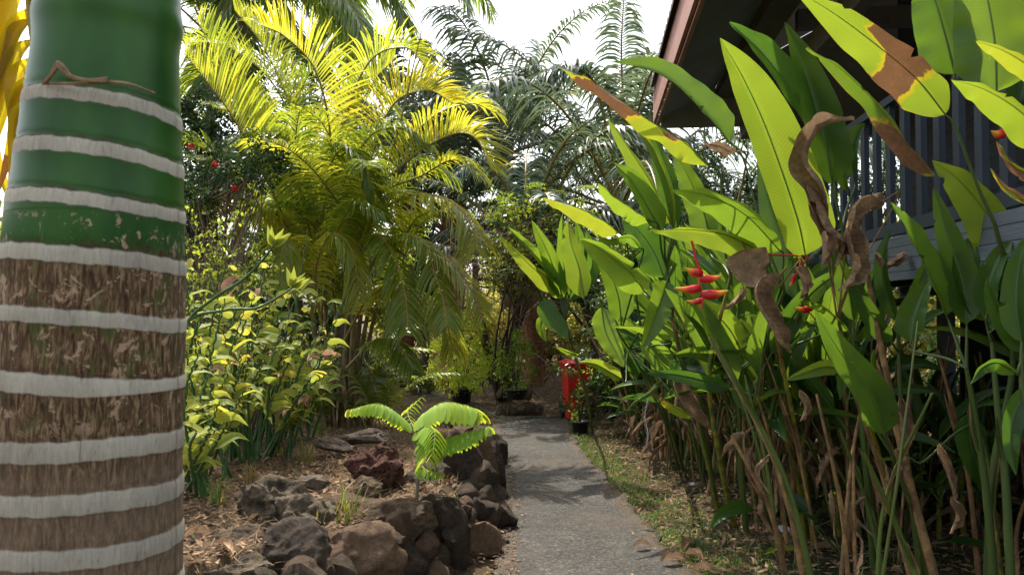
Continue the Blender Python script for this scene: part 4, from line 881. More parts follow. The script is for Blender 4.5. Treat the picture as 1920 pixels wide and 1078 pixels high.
# low dark plants at the foot of the cane palm and shrub wall behind the bank
for i,(x,y,r,m_,tn,lb) in enumerate([(640,765,.28,'darkleaf',.6,'small dark plant at the right foot of the cane palm'),(735,735,.4,'darkleaf',.7,'low dark shrub between the cane palm and the lime shrub'),(790,738,.3,'midleaf',.3,'small bluish green shrub beside the hose'),(690,715,.45,'midleaf',.3,'mid green shrub behind the cane palm foot'),(480,730,.5,'midleaf',.25,'shrub behind the zigzag stemmed plants'),(360,650,.8,'darkleaf',.5,'dark shrub behind the twiggy bush beside the ringed trunk'),(1120,800,.35,'darkleaf',.3,'low dark plant beside the bin at the grass edge')]):
    g=Vector(gb(x,y)) if i not in(4,5) else P(x,760,10+i*.2); g.z=gz(g.x,g.y); tree('low_shrub',lb,'shrub',g,ell(g+Vector((0,0,r*1.1)),(r*1.2,r,r*.9),14,rs,r*.45),M[m_],M['twig'],120,.07,(.02,.008),tn,None,.45,seed=600+i)
# zigzag stemmed shrubs
def pedi(base,tops,label,seed,sc=1.,group='zigzag stemmed shrubs on the bank'):
    t=thing('zigzag_shrub',label,'shrub',base,group); rs=np.random.RandomState(seed)
    for j,(tp_,bend) in enumerate(tops):
        b=Vector(base)+Vector((rs.uniform(-.14,.14),rs.uniform(-.12,.12),0)); e=Vector(tp_); m_=b.lerp(e,.5)+Vector(bend)
        p=catmull([b,m_,e],34); L=(e-b).length; s=norm(np.cross(norm(e-b),[.2,1,.1])); z=np.zeros(34); z[16:]=.006*sc*((np.arange(18)%2)*2-1); p=p+s[None]*z[:,None]; p[0]=list(b)
        mb=MB(); tube(mb,p,[.012*sc,.011*sc,.008*sc,.004*sc],7,(0,0,.5,0)); st=part('stem',mb,M['pedstem'],t)
        ml=MB(); n=0; st_=int(rs.uniform(6,12))
        for k in range(st_,33):
            if rs.rand()<.68: continue
            q=Vector(p[k]); a=rs.uniform(0,6.28); dd=Vector((math.cos(a)*.9+(.35 if k%2 else -.35),math.sin(a)*.8-.25,rs.uniform(-.05,.6))).normalized()
            l=rs.uniform(.16,.26)*sc*(.55+.45*math.sin(math.pi*min(1,(k-st_+3)/(34-st_+3)))); dn=0 if rs.rand()>.06 else .8
            blade(ml,[q,q+dd*l*.25+Vector((0,0,.008)),q+dd*l*.65+Vector((0,0,.006)),q+dd*l+Vector((0,0,-l*.28))],l*.20,.25,rs.uniform(-.7,.7),0,0,.03,shp_ovate,rs.uniform(.25,1),dn,None,4,8,N0=(dd.x*-.2,-.35,1) if rs.rand()<.65 else None); n+=1
        if ml.V: off(ml,t.location).build('foliage',M['pedleaf'],st)
    return t
seeds=0; tops_all=[]
L_=[(395,895,[(345,640),(372,600),(420,560),(455,580)],'front left clump of yellow green zigzag stems beside the ringed trunk'),
 (455,862,[(475,545),(500,490),(430,600),(520,560),(470,640)],'tallest middle clump of yellow green zigzag stems'),
 (520,850,[(590,600),(640,560),(560,540),(610,650)],'right hand clump of zigzag stems leaning towards the cane palm'),
 (350,880,[(345,520),(360,470),(392,560),(340,590)],'clump of zigzag stems half hidden behind the ringed trunk'),
 (420,835,[(400,520),(445,500),(380,540),(460,520)],'back clump of zigzag stems under the twiggy bush'),
 (490,830,[(540,480),(585,430),(520,540),(555,600)],'slender zigzag stems rising highest in front of the cane palm'),
 (560,815,[(600,620),(570,600),(630,640)],'small far right clump of zigzag stems'),
 (360,930,[(350,700),(400,680),(378,650)],'low clump of zigzag stems nearest the picture bottom')]
for i,(x,y,tp_,lb) in enumerate(L_):
    g=G(x,y,.46); g.z=gz(g.x,g.y); d=g.y-.2; rs=np.random.RandomState(50+i)
    T_=[(P(a+rs.uniform(-8,8),b,d+rs.uniform(-.4,.4)),(rs.uniform(-.12,.04),0,rs.uniform(0,.15))) for a,b in tp_ for _ in (0,1,2)]
    T_=[(e if k%3==0 else e+Vector((rs.uniform(-.25,.25),rs.uniform(-.3,.3),-rs.uniform(.05,.7))),bd) for k,(e,bd) in enumerate(T_)]
    pedi(g,T_,lb,70+i)
# two long arching bare green stems crossing in front
g=G(330,900,.46); g.z=gz(g.x,g.y); t=thing('arching_shrub','two long arching dark green stems crossing before the zigzag shrubs','shrub',g)
for pts in ([(300,760),(345,615),(400,560),(455,525),(490,490),(512,462)],[(300,760),(345,612),(420,582),(480,578),(525,555),(548,540)]):
    mb=MB(); tube(mb,[g]+pxc(pts,g.y-.1,g.y-.5),[.013,.012,.010,.006],7,(0,0,.5,0),40); st=part('stem',mb,M['pedstem'],t)
    ml=MB(); e=pxc(pts,g.y-.1,g.y-.5)[-1]
    for k in range(5): dd=Vector((rs.uniform(-.3,.8),rs.uniform(-.5,.2),rs.uniform(.2,1))).normalized(); blade(ml,[e,e+dd*.07,e+dd*.15],.03,.3,rs.uniform(-.6,.6),0,0,0,shp_ovate,.3,0,None,4,7)
    off(ml,t.location).build('foliage',M['pedleaf'],st)
# thin pale trunk and leaves at the far left edge
g=P(8,800,5.5); g.z=gz(g.x,g.y); t=tree('edge_shrub','yellow green leafy shrub behind the ringed trunk at the left edge','shrub',g,ell(P(-30,560,5.6),(.5,.4,.6),12,rs,.25),M['pedleaf'],M['palebark'],60,.13,(.02,.008),.7,seed=77)
# young star gooseberry like tree with big pinnate leaves
yb=G(783,925,.40); yb=Vector((P(783,900,5.25).x,5.25,0)); yb.z=gz(yb.x,yb.y)
yt=thing('young_tree','knee high young tree with drooping bright lime pinnate leaves on the rock wall','sapling',yb); D=5.2
mb=MB(); tube(mb,[yb,P(784,860,D),P(778,830,D),P(776,800,D)],[.012,.010,.007],7,(0,0,.5,0),16); part('stem',mb,M['palebark'],yt)
def pinn(pts,n,l0,label=None,tone=.7,w=.2,V=.0,down=.75,seed=0,d=D,side=(1,1),d1=None):
    rs=np.random.RandomState(seed); mr=MB(); p3=pxc(pts,d,d if d1 is None else d1); tube(mr,p3,[.0045,.003,.0015],5,(0,0,tone,0),24); o=part('leaf',mr,M['seedleaf'],yt)
    ml=MB(); p=catmull(p3,60); T=norm(np.gradient(p,axis=0))
    for k in range(n):
        i=int(8+k*(51/(n-1))); q=Vector(p[i]); tt=Vector(T[i]); s=tt.cross(Vector((0,0,1))).normalized(); f=k/(n-1); l=l0*(.62+.55*math.sin(math.pi*min(1,f*.9+.12)))
        for sg in (-1,1):
            if not side[0 if sg<0 else 1]: continue
            dd=(s*sg*.75+tt*.35+Vector((0,0,-down+rs.uniform(-.1,.1)))).normalized()
            nrm=s.cross(tt)*1.0; nn=(Vector((0,0,1))+s*sg*.8)
            blade(ml,[q,q+dd*l*.35+Vector((0,0,l*.06)),q+dd*l*.75,q+dd*l+Vector((0,0,-l*.07))],l*w,.16,rs.uniform(-.15,.15),0,0,.02,lambda t:np.sin(np.pi*np.clip(t*.93+.05,0,1))**.8,tone+rs.uniform(-.1,.1),(.62 if (f>.85 and rs.rand()<.3) else 0),None,4,8,N0=nn)
    off(ml,yt.location).build('leaflet_row',M['seedleaf'],o)
pinn([(776,806),(748,778),(710,757),(655,768)],20,.10,tone=.75,seed=1,d1=5.0)
pinn([(777,802),(800,772),(835,754),(885,764),(903,775)],17,.14,tone=.95,seed=2,d1=5.0)
pinn([(778,812),(812,826),(860,815),(913,800)],16,.13,tone=.45,seed=3,d1=4.95)
pinn([(778,815),(800,800),(815,810),(812,850)],13,.105,tone=.7,seed=4,d1=4.7)
pinn([(780,830),(800,836),(805,850),(790,872)],9,.10,tone=.8,seed=5,d1=4.7)
pinn([(780,872),(800,880),(832,888)],8,.07,tone=.4,seed=6,d1=5.0)
pinn([(776,802),(765,770),(790,745)],9,.07,tone=.8,seed=7,d1=5.6)
# ---------------------------------------------------------------- ground cover
rs=np.random.RandomState(90)
def scat(n,xr,yr,cond):
    x=rs.uniform(*xr,n); y=rs.uniform(*yr,n); k=cond(x,y); return x[k],y[k]
def litter(name,x,y,size,tone,label=None,lift=.012,asp=.4,mat='deadleaf',dead=1.,hf=None):
    n=len(x); z=(hf or H)(x,y)+rs.uniform(0,lift,n); q=np.stack([x,y,z],-1); a=rs.uniform(0,6.28,n); d=np.stack([np.cos(a),np.sin(a),rs.uniform(-.15,.45,n)],-1); d=norm(d); up=norm(np.array([0,0,1.])+rs.normal(0,.45,(n,3))); s=norm(np.cross(d,up)); u=np.cross(s,d)
    L=(size*rs.uniform(.4,1.5,n))[:,None]; W=L*asp*rs.uniform(.5,1.2,(n,1)); c=rs.uniform(.05,.4,(n,1))*W
    V=np.stack([q,q+d*L*.4-s*W*.5+u*c,q+d*L*.45,q+d*L*.4+s*W*.5+u*c, q+d*L+u*c*.8],1)
    A=np.zeros((n,5,4)); A[...,0]=.5; A[...,1]=[0,.4,.45,.4,1]; A[...,2]=np.clip(rs.normal(tone,.25,(n,1)),0,1); A[...,3]=dead
    b=np.arange(n)[:,None]*5; F=np.concatenate([b+[[0,2,1,0]],b+[[0,3,2,0]]],0)*0; F=np.stack([np.concatenate([b[:,0],b[:,0]+2]),np.concatenate([b[:,0]+2,b[:,0]+3]),np.concatenate([b[:,0]+1,b[:,0]+4]),np.concatenate([b[:,0]+1,b[:,0]+4])],-1)
    # two quads: base-mid-tip-left and base-right-tip-mid
    F=np.concatenate([np.stack([b[:,0],b[:,0]+2,b[:,0]+4,b[:,0]+1],-1),np.stack([b[:,0],b[:,0]+3,b[:,0]+4,b[:,0]+2],-1)])
    mb=MB(); mb.add(V.reshape(-1,3),F,A.reshape(-1,4)); o=mb.build(name,M[mat],None,False); return tag(o,kind='stuff')
x,y=scat(26000,(-4.2,.1),(3.4,11.5),lambda x,y:inside(x,y)&(rs.rand(len(x))<np.clip(1.5-.12*y,.3,1))); litter('leaf_litter',x,y,.05,.62)
x,y=scat(9000,(-6,4),(11.8,22),lambda x,y:(y>12.4)|(x<path_l(y)-.1)); litter('leaf_litter',x,y,.07,.6)
x,y=scat(15000,(.2,4.5),(3.6,12),lambda x,y:(x>path_r(y)+.05)); litter('leaf_litter',x,y,.055,.35)
x,y=scat(900,(-.4,1.3),(4.6,12.2),lambda x,y:(x>path_l(y)+.03)&(x<path_r(y)-.03)&(rs.rand(len(x))<np.clip(.15+np.minimum(abs(x-path_l(y)),abs(x-path_r(y)))**-1*.05,0,1))); litter('path_litter',x,y,.03,.4,hf=lambda x,y:.036+0*x)
# twigs and straw
def straw(name,x,y,L,r,tone,up=.25):
    n=len(x); z=H(x,y)+.01; a=rs.uniform(0,6.28,n); l=L*rs.uniform(.4,1.4,n); mb=MB()
    q=np.stack([x,y,z],-1); d=np.stack([np.cos(a),np.sin(a),rs.uniform(0,up,n)],-1); e=q+d*l[:,None]; m_=(q+e)/2+rs.normal(0,.12,(n,3))*l[:,None]*[1,1,.4]+[0,0,.008]; s=np.stack([-np.sin(a),np.cos(a),0*a],-1)*r; u=np.array([0,0,r])
    V=np.stack([q-s,q+s,m_-s+u,m_+s+u,e-s*.4,e+s*.4],1); b=np.arange(n)*6; F=np.concatenate([np.stack([b,b+1,b+3,b+2],-1),np.stack([b+2,b+3,b+5,b+4],-1)]); A=np.zeros((n,6,4)); A[...,2]=np.clip(rs.normal(tone,.2,(n,1)),0,1); A[...,3]=1
    mb.add(V.reshape(-1,3),F,A.reshape(-1,4)); return tag(mb.build(name,M['deadleaf'],None,False),kind='stuff')
x,y=scat(9000,(-4.2,.1),(3.5,11),lambda x,y:inside(x,y)); straw('dry_straw',x,y,.12,.0018,.6,.5)
x,y=scat(4500,(.3,4.2),(3.8,11.5),lambda x,y:x>path_r(y)); straw('dry_straw',x,y,.13,.002,.4)
# grass
def grass(name,x,y,h,w,tone,dead=0.,tv=.2,dv=.2,hf=None):
    n=len(x); z=(hf or H)(x,y)-.004; a=rs.uniform(0,6.28,n); l=h*rs.uniform(.4,1.4,n); q=np.stack([x,y,z],-1); ln=rs.uniform(.15,.9,n); d=np.stack([np.cos(a)*ln,np.sin(a)*ln,0*a],-1); s=np.stack([-np.sin(a),np.cos(a),0*a],-1)*w
    m_=q+d*l[:,None]*.35+np.array([0,0,1])*l[:,None]*.6; e=q+d*l[:,None]*.95+np.array([0,0,1])*(l*(1-.35*ln))[:,None]
    V=np.stack([q-s,q+s,m_-s*.8,m_+s*.8,e-s*.15,e+s*.15],1); b=np.arange(n)*6; F=np.concatenate([np.stack([b,b+1,b+3,b+2],-1),np.stack([b+2,b+3,b+5,b+4],-1)]); A=np.zeros((n,6,4)); A[...,2]=np.clip(rs.normal(tone,tv,(n,1)),0,1); A[...,3]=np.clip(rs.normal(dead,dv,(n,1)),0,1)
    mb=MB(); mb.add(V.reshape(-1,3),F,A.reshape(-1,4)); return mb.build(name,M['grass'],None,True)
def gc(x,y):
    e=x-path_r(y); wd=np.interp(y,[3,5,7,9,11,12.5],[1.2,.8,.45,.36,.3,.4]); dens=np.clip(1.1-e/wd,0,1)*np.clip(.55+lum(x,y,5,3)*.9+np.interp(y,[5,8],[0,.5]),0,1); return (e>-.03)&(rs.rand(len(x))<dens)
x,y=scat(90000,(.2,2.8),(3.2,13),gc); tag(grass('grass',x,y,.055,.0028,.4,-.05,.2,.22),kind='stuff')
x,y=scat(1400,(.5,4),(3.4,12),lambda x,y:x>path_r(y)+.3); tag(grass('grass',x,y,.12,.003,.4,.2),kind='stuff')
x,y=scat(2600,(-.45,.05),(5.0,11),lambda x,y:(np.abs(x-path_l(y)+.02)<.05)&(lum(x,y,4)>.1)); tag(grass('grass',x,y,.05,.002,.8,.1),kind='stuff')
def tuft(x,y,n,h,label,tone=.6,dead=.15,group='grass tufts on the bank'):
    g=G(x,y,.46); cx,cy=g.x,g.y; q=rs.normal(0,.03,(n,2)); o=grass('grass_tuft',cx+q[:,0],cy+q[:,1],h,.0035,tone,dead,.25,.25); tag(o,label,'grass tuft',group)
tuft(410,955,34,.17,'green grass tuft on the litter nearest the ringed trunk')
tuft(505,925,26,.12,'small green grass tuft below the zigzag shrubs')
tuft(598,800,50,.22,'tall thin grass tuft right of the zigzag shrubs'); tuft(570,860,40,.2,'straw coloured tuft among the litter',.8,.55); tuft(655,975,40,.22,'dry pale tuft above the broad triangular rock',.8,.5); tuft(470,900,30,.16,'reddish dry tuft at the foot of the zigzag shrubs',.3,.6)
tuft(530,850,40,.2,'mixed green and dry tuft behind the pitted rock',.5,.4); tuft(765,1000,16,.08,'tiny green tuft on the wall above the upright stone')
x,y=scat(3600,(-4,-.3),(3.8,10.8),lambda x,y:inside(x,y)&(lum(x,y,3,1)>.1)); tag(grass('dry_grass',x,y,.11,.002,.6,.55,.3,.35),kind='stuff')
x,y=scat(4000,(-6,4),(12.6,30),lambda x,y:lum(x,y,1.5,1)>0); tag(grass('grass',x,y,.08,.004,.8,.3,.3,.3),kind='stuff')
# fallen leaves big enough to count
def fallen(x,y,L,w,az,tone,label,z0=.0,dead=1.,mat='deadleaf',curl=.7,hh=.02):
    g=G(x,y,z0); c=Vector((g.x,g.y,gz(g.x,g.y)+hh+(.03 if path_l(g.y)<g.x<path_r(g.y) else 0))); d=Vector((math.cos(az),math.sin(az),0)); mb=MB(); blade(mb,[c-d*L/2,c-d*L*.15+Vector((0,0,.02)),c+d*L*.2+Vector((0,0,.012)),c+d*L/2],w,.25,rs.uniform(-.25,.25),.8,curl,.12,shp_lance,tone,dead,None,6,14,N0=(0,0,1),seed=int(x)); tag(mb.build('fallen_leaf',M[mat]),label,'leaf','fallen leaves')
fallen(1205,1038,.13,.035,.2,.5,'pale brown fallen leaf at the right path edge'); fallen(1290,1030,.22,.06,1.0,.25,'dark reddish curled leaf where path meets grass'); fallen(1300,1050,.16,.05,2.2,.15,'broad dark brown leaf under the reddish curled leaf')
fallen(1262,1065,.18,.05,.3,.5,'tan leaf lying flat by the path edge at the bottom'); fallen(1355,1030,.10,.05,1.4,.6,'orange brown leaf lying in the grass'); fallen(1325,1078,.2,.05,-.3,.3,'brown leaf in the grass at the bottom edge')
fallen(420,1045,.30,.035,2.2,.9,'long pale dry leaf on the bank beside the ringed trunk',.46); fallen(372,1010,.16,.05,.5,.2,'purplish leaf tip beside the ringed trunk',.46); fallen(650,878,.14,.03,.6,.7,'tan leaf on the bank beside the red boulder',.46)
fallen(1470,1055,.34,.035,.35,.9,'green and yellow fallen heliconia leaf on the right soil',0,.1,'hel'); fallen(1560,1045,.25,.05,-.4,.3,'brown leaf beyond the green fallen one'); fallen(1240,985,.12,.03,.9,.5,'small dry leaf on the path near the grass')
fallen(610,775,.4,.07,.1,.35,'dry brown sheath lying under the cane palm',.3); fallen(1215,1000,.1,.03,2.4,.7,'pale curled leaf in the dry stalks by the path')
# white litter
def crumple(x,y,r,label):
    V,F=ICO[3]; g=G(x,y); rs2=np.random.RandomState(int(x)); V=V*(1+.35*np.array([mn.noise(Vector(v*2.2+np.array([x,0,0])))+.7*mn.noise(Vector(v*5.1)) for v in V]))[:,None]*np.array([r*1.5,r,r*.6])
    me=bpy.data.meshes.new('crumpled_paper'); me.from_pydata(V.tolist(),[],F.tolist()); me.materials.append(M['white']); o=bpy.data.objects.new('crumpled_paper',me); C.objects.link(o); o.location=(g.x,g.y,gz(g.x,g.y)+r*.4); tag(o,label,'litter')
crumple(1472,1003,.045,'crumpled white paper on the soil below the heliconia stalks'); crumple(1637,1000,.05,'pale grey wrapper half hidden deeper among the stalks'); crumple(1300,915,.025,'tiny bluish white scrap in the grass')

# soil and litter caught between the wall rocks
n=5200; ss=rs.uniform(0,wallpt(0)[2],n); wx=[];wy=[];wz=[]
for q in ss:
    a,b_,_=wallpt(q); h=rs.uniform(0,.42 if b_<8.5 else .15); wx.append(a-rs.uniform(-.10,.06)-.02*h); wy.append(b_); wz.append(h)
wx=np.array(wx); wy=np.array(wy); wz=np.array(wz); _k=[0]
x,y=scat(2200,(-.5,.12),(4.6,11),lambda x,y:(x>path_l(y)-.15)&(x<path_l(y)+.12+.1*rs.rand(len(x)))); litter('wall_foot_litter',x,y,.035,.4,hf=lambda x,y:.034+0*x)
x,y=scat(1500,(.2,1.6),(4.2,11.8),lambda x,y:(x<path_r(y)+.05)&(x>path_r(y)-.16*rs.rand(len(x))**2-.02)); litter('path_edge_litter',x,y,.045,.45,hf=lambda x,y:.036+0*x)
# ---------------------------------------------------------------- heliconias
HG='heliconias along the right side of the path'
def helstem(base,pts,r,tone,dead,t):
    mb=MB(); tube(mb,[Vector(base)-Vector((0,0,.05))]+[Vector(p) for p in pts],[r*1.25,r,r*.8,r*.55],8,(0,0,tone,dead),26)
    # loose sheaths around the lower stem
    rs=np.random.RandomState(int(abs(base[0])*997+abs(base[1])*131)%9999)
    for k in range(3):
        q=catmull([Vector(base)]+[Vector(p) for p in pts],30); i=rs.randint(3,20); a=Vector(q[i]); b=Vector(q[min(29,i+7)]); o=Vector(rs.normal(0,1,3))*r*.5
        blade(mb,[a+o*.6,(a+b)/2+o,b+o*1.6],r*1.25,1.1,rs.uniform(-3,3),.5,0,.15,shp_lance,tone,rs.choice([dead,.9]),None,4,8)
    return part('stem',mb,M['hstem'],t)
def hleaf(t,att,px,d,hw,roll=0,fold=.4,tone=.5,twist=0,dead=0,deadf=None,curl=0,rip=.055,mat='hel',mid=True,seed=0,name='leaf',tear=.015,n=46,pr=.0075,N0=None,stone=.35):
    """px: pixel polyline from the blade's base to its tip; d: depth at base and at tip"""
    pts=pxc(px,*d); dm=(d[0]+d[1])/2; W=hw/FPX*dm*(.92 if mat=='hel' else .9); mb=MB()
    blade(mb,pts,W*(.95 if fold<.8 and not dead else 1),fold*(1.45 if fold<.6 and not dead else 1),roll,twist,curl,rip,shp_hel,tone,dead,deadf,8,n,N0,.0055*dm/5 if mid else 0,seed,tear=tear)
    o=part(name,mb,M[mat],t)
    if att is not None:
        mp=MB(); a=Vector(att) if not isinstance(att,list) else None; b=pts[0]; T=(pts[0]-pts[1]).normalized()
        P_=[b,b+T*(b-a).length*.14,a.lerp(b,.35),a] if a is not None else [b]+att
        tube(mp,P_,[.0055*dm/5,pr,pr*1.3],7,(0,0,stone,0 if dead<.5 else 1),14); off(mp,t.location).build('petiole',M['hstem'],o)
    return o
def pb(t,c,w): return np.clip(1.15-np.abs(t-c)/w,0,1)*.95
def patch(t0,t1,side=0): return lambda t,u:np.where((t>t0)&(t<t1)&((u*side)>=-.2 if side else True),.85,.05)
def tipd(t0): return lambda t,u:np.clip((t-t0)*8,0,.95)+0*u
def edged(a): return lambda t,u:np.clip((np.abs(u)-a)*3,0,.8)+0*t
def heli(label,base_px,stem_px,ds,r=.02,tone=.4,dead=.25,z=0):
    if base_px[1]<1078: g=G(*base_px); g.z=gz(g.x,g.y)
    else: g=P(base_px[0],base_px[1],ds[0]); g=Vector((g.x,g.y,0)); g.z=gz(g.x,g.y)
    t=thing('heliconia',label,'plant',g,HG); n=len(stem_px); pts=[P(x,y,ds[0]+(ds[1]-ds[0])*(k+1)/n) for k,(x,y) in enumerate(stem_px)]
    helstem(g,pts,r,tone,dead,t); return t,pts[-1],pts
# 1 tall front leaf
t,a,_=heli('heliconia with the tall upright leaf, yellow on its left half, before the veranda corner',(1482,985),[(1440,830),(1480,650),(1515,540)],(6.0,5.2))
hleaf(t,a,[(1510,478),(1492,400),(1440,250),(1395,150),(1350,72)],(5.2,4.8),80,-.35,.45,.70,twist=.25,seed=1,rip=.03)
hleaf(t,a,[(1500,560),(1480,480),(1450,400),(1420,300)],(5.6,5.9),42,.8,.6,.25,seed=2)
# 2
t,a,_=heli('heliconia with three long leaves pointing left at the middle of the thicket',(1445,1000),[(1420,840),(1440,640),(1470,545)],(6.0,5.3),dead=.1)
hleaf(t,a,[(1462,470),(1400,405),(1330,368),(1258,355)],(5.3,5.0),50,.7,.35,.45,seed=3)
hleaf(t,a,[(1420,468),(1360,440),(1290,430),(1222,433)],(5.2,4.9),42,1.0,.55,.75,seed=4,N0=(0,-1,.2))
hleaf(t,a,[(1368,268),(1320,210),(1240,140),(1140,115)],(5.5,5.6),46,-.9,.45,.35,seed=5)
# 3 broken long leaf
t,a,_=heli('heliconia with a long torn leaf with brown tip reaching over the white sky',(1380,985),[(1350,860),(1330,700),(1370,520)],(6.1,5.4),dead=.35)
hleaf(t,a,[(1330,312),(1280,265),(1210,222),(1120,160),(1028,115)],(5.3,5.1),36,.9,.75,.85,deadf=lambda t,u:np.clip(pb(t+.04*u,.68,.19)+.8*pb(t,.33,.07)*(u>-.3)+.12,0,1),seed=6,rip=.12,tear=.08)
hleaf(t,a,[(1375,285),(1350,272),(1318,268)],(5.2,5.1),22,.5,1.2,.5,dead=1,curl=1.2,rip=.2,mat='deadleaf',seed=7,name='dry_leaf',mid=False)
hleaf(t,a,[(1330,455),(1320,400),(1290,330),(1262,282)],(6.1,6.2),38,.3,.4,.5,seed=8)
# 4 upright rolled group left of centre
t,a,_=heli('heliconia with a bundle of upright half rolled leaves left of the tall yellow leaf',(1345,960),[(1320,820),(1270,640),(1250,500)],(6.4,6.0),dead=.1)
hleaf(t,a,[(1258,420),(1225,350),(1180,280),(1140,222)],(5.9,5.9),30,.7,.5,.7,seed=9)
hleaf(t,a,[(1262,430),(1240,340),(1210,270),(1183,228)],(5.7,5.6),38,-.4,.8,.75,curl=.7,seed=10)
hleaf(t,a,[(1270,430),(1262,350),(1240,290),(1215,232)],(6.0,6.1),36,.5,.5,.2,seed=11)
hleaf(t,a,[(1240,435),(1215,390),(1185,340),(1150,305)],(5.8,5.6),34,1.6,.3,.3,seed=12,N0=(0,0,1))
hleaf(t,a,[(1222,415),(1190,395),(1150,368),(1120,340)],(5.7,5.5),34,1.0,.4,.65,seed=13)
# 5 yellow paddle
t,a,_=heli('heliconia with a bright yellow paddle leaf arching left above the conical shrub',(1285,890),[(1262,820),(1215,680),(1190,540)],(7.6,6.6),.016,dead=0)
hleaf(t,a,[(1162,438),(1125,410),(1070,385),(1018,372)],(6.4,6.2),36,.9,.5,.95,seed=14)
hleaf(t,a,[(1200,465),(1180,445),(1140,450),(1120,440)],(6.4,6.1),18,.9,.3,.4,seed=15)
hleaf(t,a,[(1210,548),(1180,510),(1130,470),(1085,445)],(6.2,6.0),42,.55,.35,.6,seed=16)
hleaf(t,a,[(1165,605),(1158,550),(1135,490),(1110,455)],(6.8,6.8),34,-.2,.35,.45,seed=17)
hleaf(t,a,[(1245,520),(1225,470),(1195,430),(1165,412)],(6.9,7.0),44,.2,.3,.15,seed=18)
# 6 hanging leaves
t,a,_=heli('heliconia with drooping bright green leaves over the dark foot of the thicket',(1275,885),[(1250,800),(1215,720),(1180,655)],(7.4,6.6),.013,dead=0)
hleaf(t,a,[(1250,528),(1240,560),(1222,610),(1204,655)],(6.0,5.8),34,.3,.3,.6,seed=19)
hleaf(t,a,[(1128,576),(1135,620),(1155,660),(1170,688)],(6.4,6.3),27,.0,.25,.6,seed=20)
hleaf(t,a,[(1165,710),(1140,695),(1115,682),(1086,678)],(6.3,6.1),16,.9,.3,.8,seed=21,N0=(0,-.6,1))
hleaf(t,a,[(1230,720),(1215,735),(1190,752),(1177,768)],(6.2,6.0),14,.5,.7,.85,curl=.6,seed=22)
hleaf(t,a,[(1250,640),(1225,625),(1195,612),(1150,612)],(6.4,6.2),16,1.0,.4,.6,seed=23)
hleaf(t,a,[(1260,700),(1240,680),(1215,655),(1200,640)],(6.3,6.3),22,.3,.3,.55,seed=24)
hleaf(t,a,[(1300,780),(1270,765),(1248,752),(1235,742)],(6.1,5.9),17,.8,.4,.9,deadf=lambda t,u:np.clip(t*.6,0,.6)+0*u,seed=25)
# 7 far left cluster
t,a,_=heli('farthest left heliconia tuft of narrow upright leaves beside the dark trees',(1112,812),[(1100,740),(1075,660),(1060,600)],(9.6,8.8),.016,dead=0)
for i,(b,m,tp_,hw,ro,tn) in enumerate([((1048,548),(995,498),(937,443),24,.6,.85),((1052,535),(1005,480),(950,424),18,-.6,.6),((1056,560),(1030,480),(997,413),26,.1,.55),((1060,540),(1056,470),(1054,400),17,.6,.5),((1068,540),(1085,470),(1080,415),22,-.3,.3),((1070,560),(1110,500),(1100,430),30,.2,.2),((1048,560),(1025,520),(1003,500),14,.3,.8)]):
    hleaf(t,a,[b,m,tp_],(8.8,8.6),hw,ro,.45,tn,seed=30+i,n=18)
hleaf(t,a,[(1020,560),(1030,590),(1052,615),(1062,637)],(8.6,8.5),24,.0,.2,.3,seed=40,n=16); hleaf(t,a,[(1018,592),(1014,615),(1024,642)],(8.8,8.8),13,.2,.2,.5,seed=41,n=14)
hleaf(t,a,[(1086,668),(1065,660),(1040,649)],(8.6,8.5),8,.5,.3,.7,seed=42,n=12)
hleaf(t,a,[(1095,560),(1085,500),(1070,455),(1065,415)],(8.2,8.2),34,.3,.4,.7,seed=43,n=18)
# 8 the two dark upright leaves before the roof
t,a,_=heli('heliconia with two tall dark green leaves standing before the veranda ceiling',(1650,1040),[(1625,880),(1600,640),(1580,430)],(5.7,5.5),dead=.1)
hleaf(t,a,[(1545,262),(1490,180),(1430,100),(1368,42)],(5.6,5.5),46,-.6,.6,.15,seed=44)
hleaf(t,a,[(1560,345),(1545,260),(1515,150),(1472,42)],(5.5,5.4),60,-.25,.5,.32,seed=45)
hleaf(t,a,[(1600,330),(1595,290),(1605,250),(1622,232)],(5.9,5.9),24,.2,.5,.3,seed=46,n=16)
hleaf(t,a,[(1590,360),(1585,320),(1580,280),(1570,240)],(5.8,5.8),30,.5,.7,.35,curl=.6,seed=47,n=16)
hleaf(t,a,[(1545,450),(1515,420),(1490,395),(1470,380)],(5.7,5.6),36,1.1,.3,.4,seed=48,N0=(0,0,1))
# 9 long leaf over the railing
t,a,_=heli('heliconia with a long leaf, scorched brown midway, crossing the railing',(1850,1120),[(1860,900),(1895,720),(1900,640)],(4.6,4.4),.022,dead=.1)
hleaf(t,a,[(1888,548),(1870,440),(1810,350),(1748,300)],(4.3,4.2),56,.35,.3,.75,seed=50)
hleaf(t,None,[(1752,330),(1700,270),(1640,190),(1570,125),(1512,90)],(4.25,4.4),34,.8,.45,.42,deadf=lambda t,u:np.clip(pb(t+.05*u,.18,.26)*(1-.5*np.clip(u,0,1))+.08,0,1),seed=51,rip=.08)
# 10 top leaf with brown band
t,a,_=heli('heliconia with a broad yellow green leaf banded brown at the top edge',(1990,1120),[(1960,880),(1900,560),(1865,420)],(4.3,3.9),.02,dead=0)
hleaf(t,a,[(1772,215),(1720,150),(1650,90),(1570,30),(1490,-20)],(3.8,3.7),62,.45,.3,.72,deadf=lambda t,u:np.clip(pb(t-.03*u,.35,.15)+pb(t,.52,.13)*np.clip(u*2.2,0,1)+.05,0,1),seed=52,rip=.07,tear=.04)
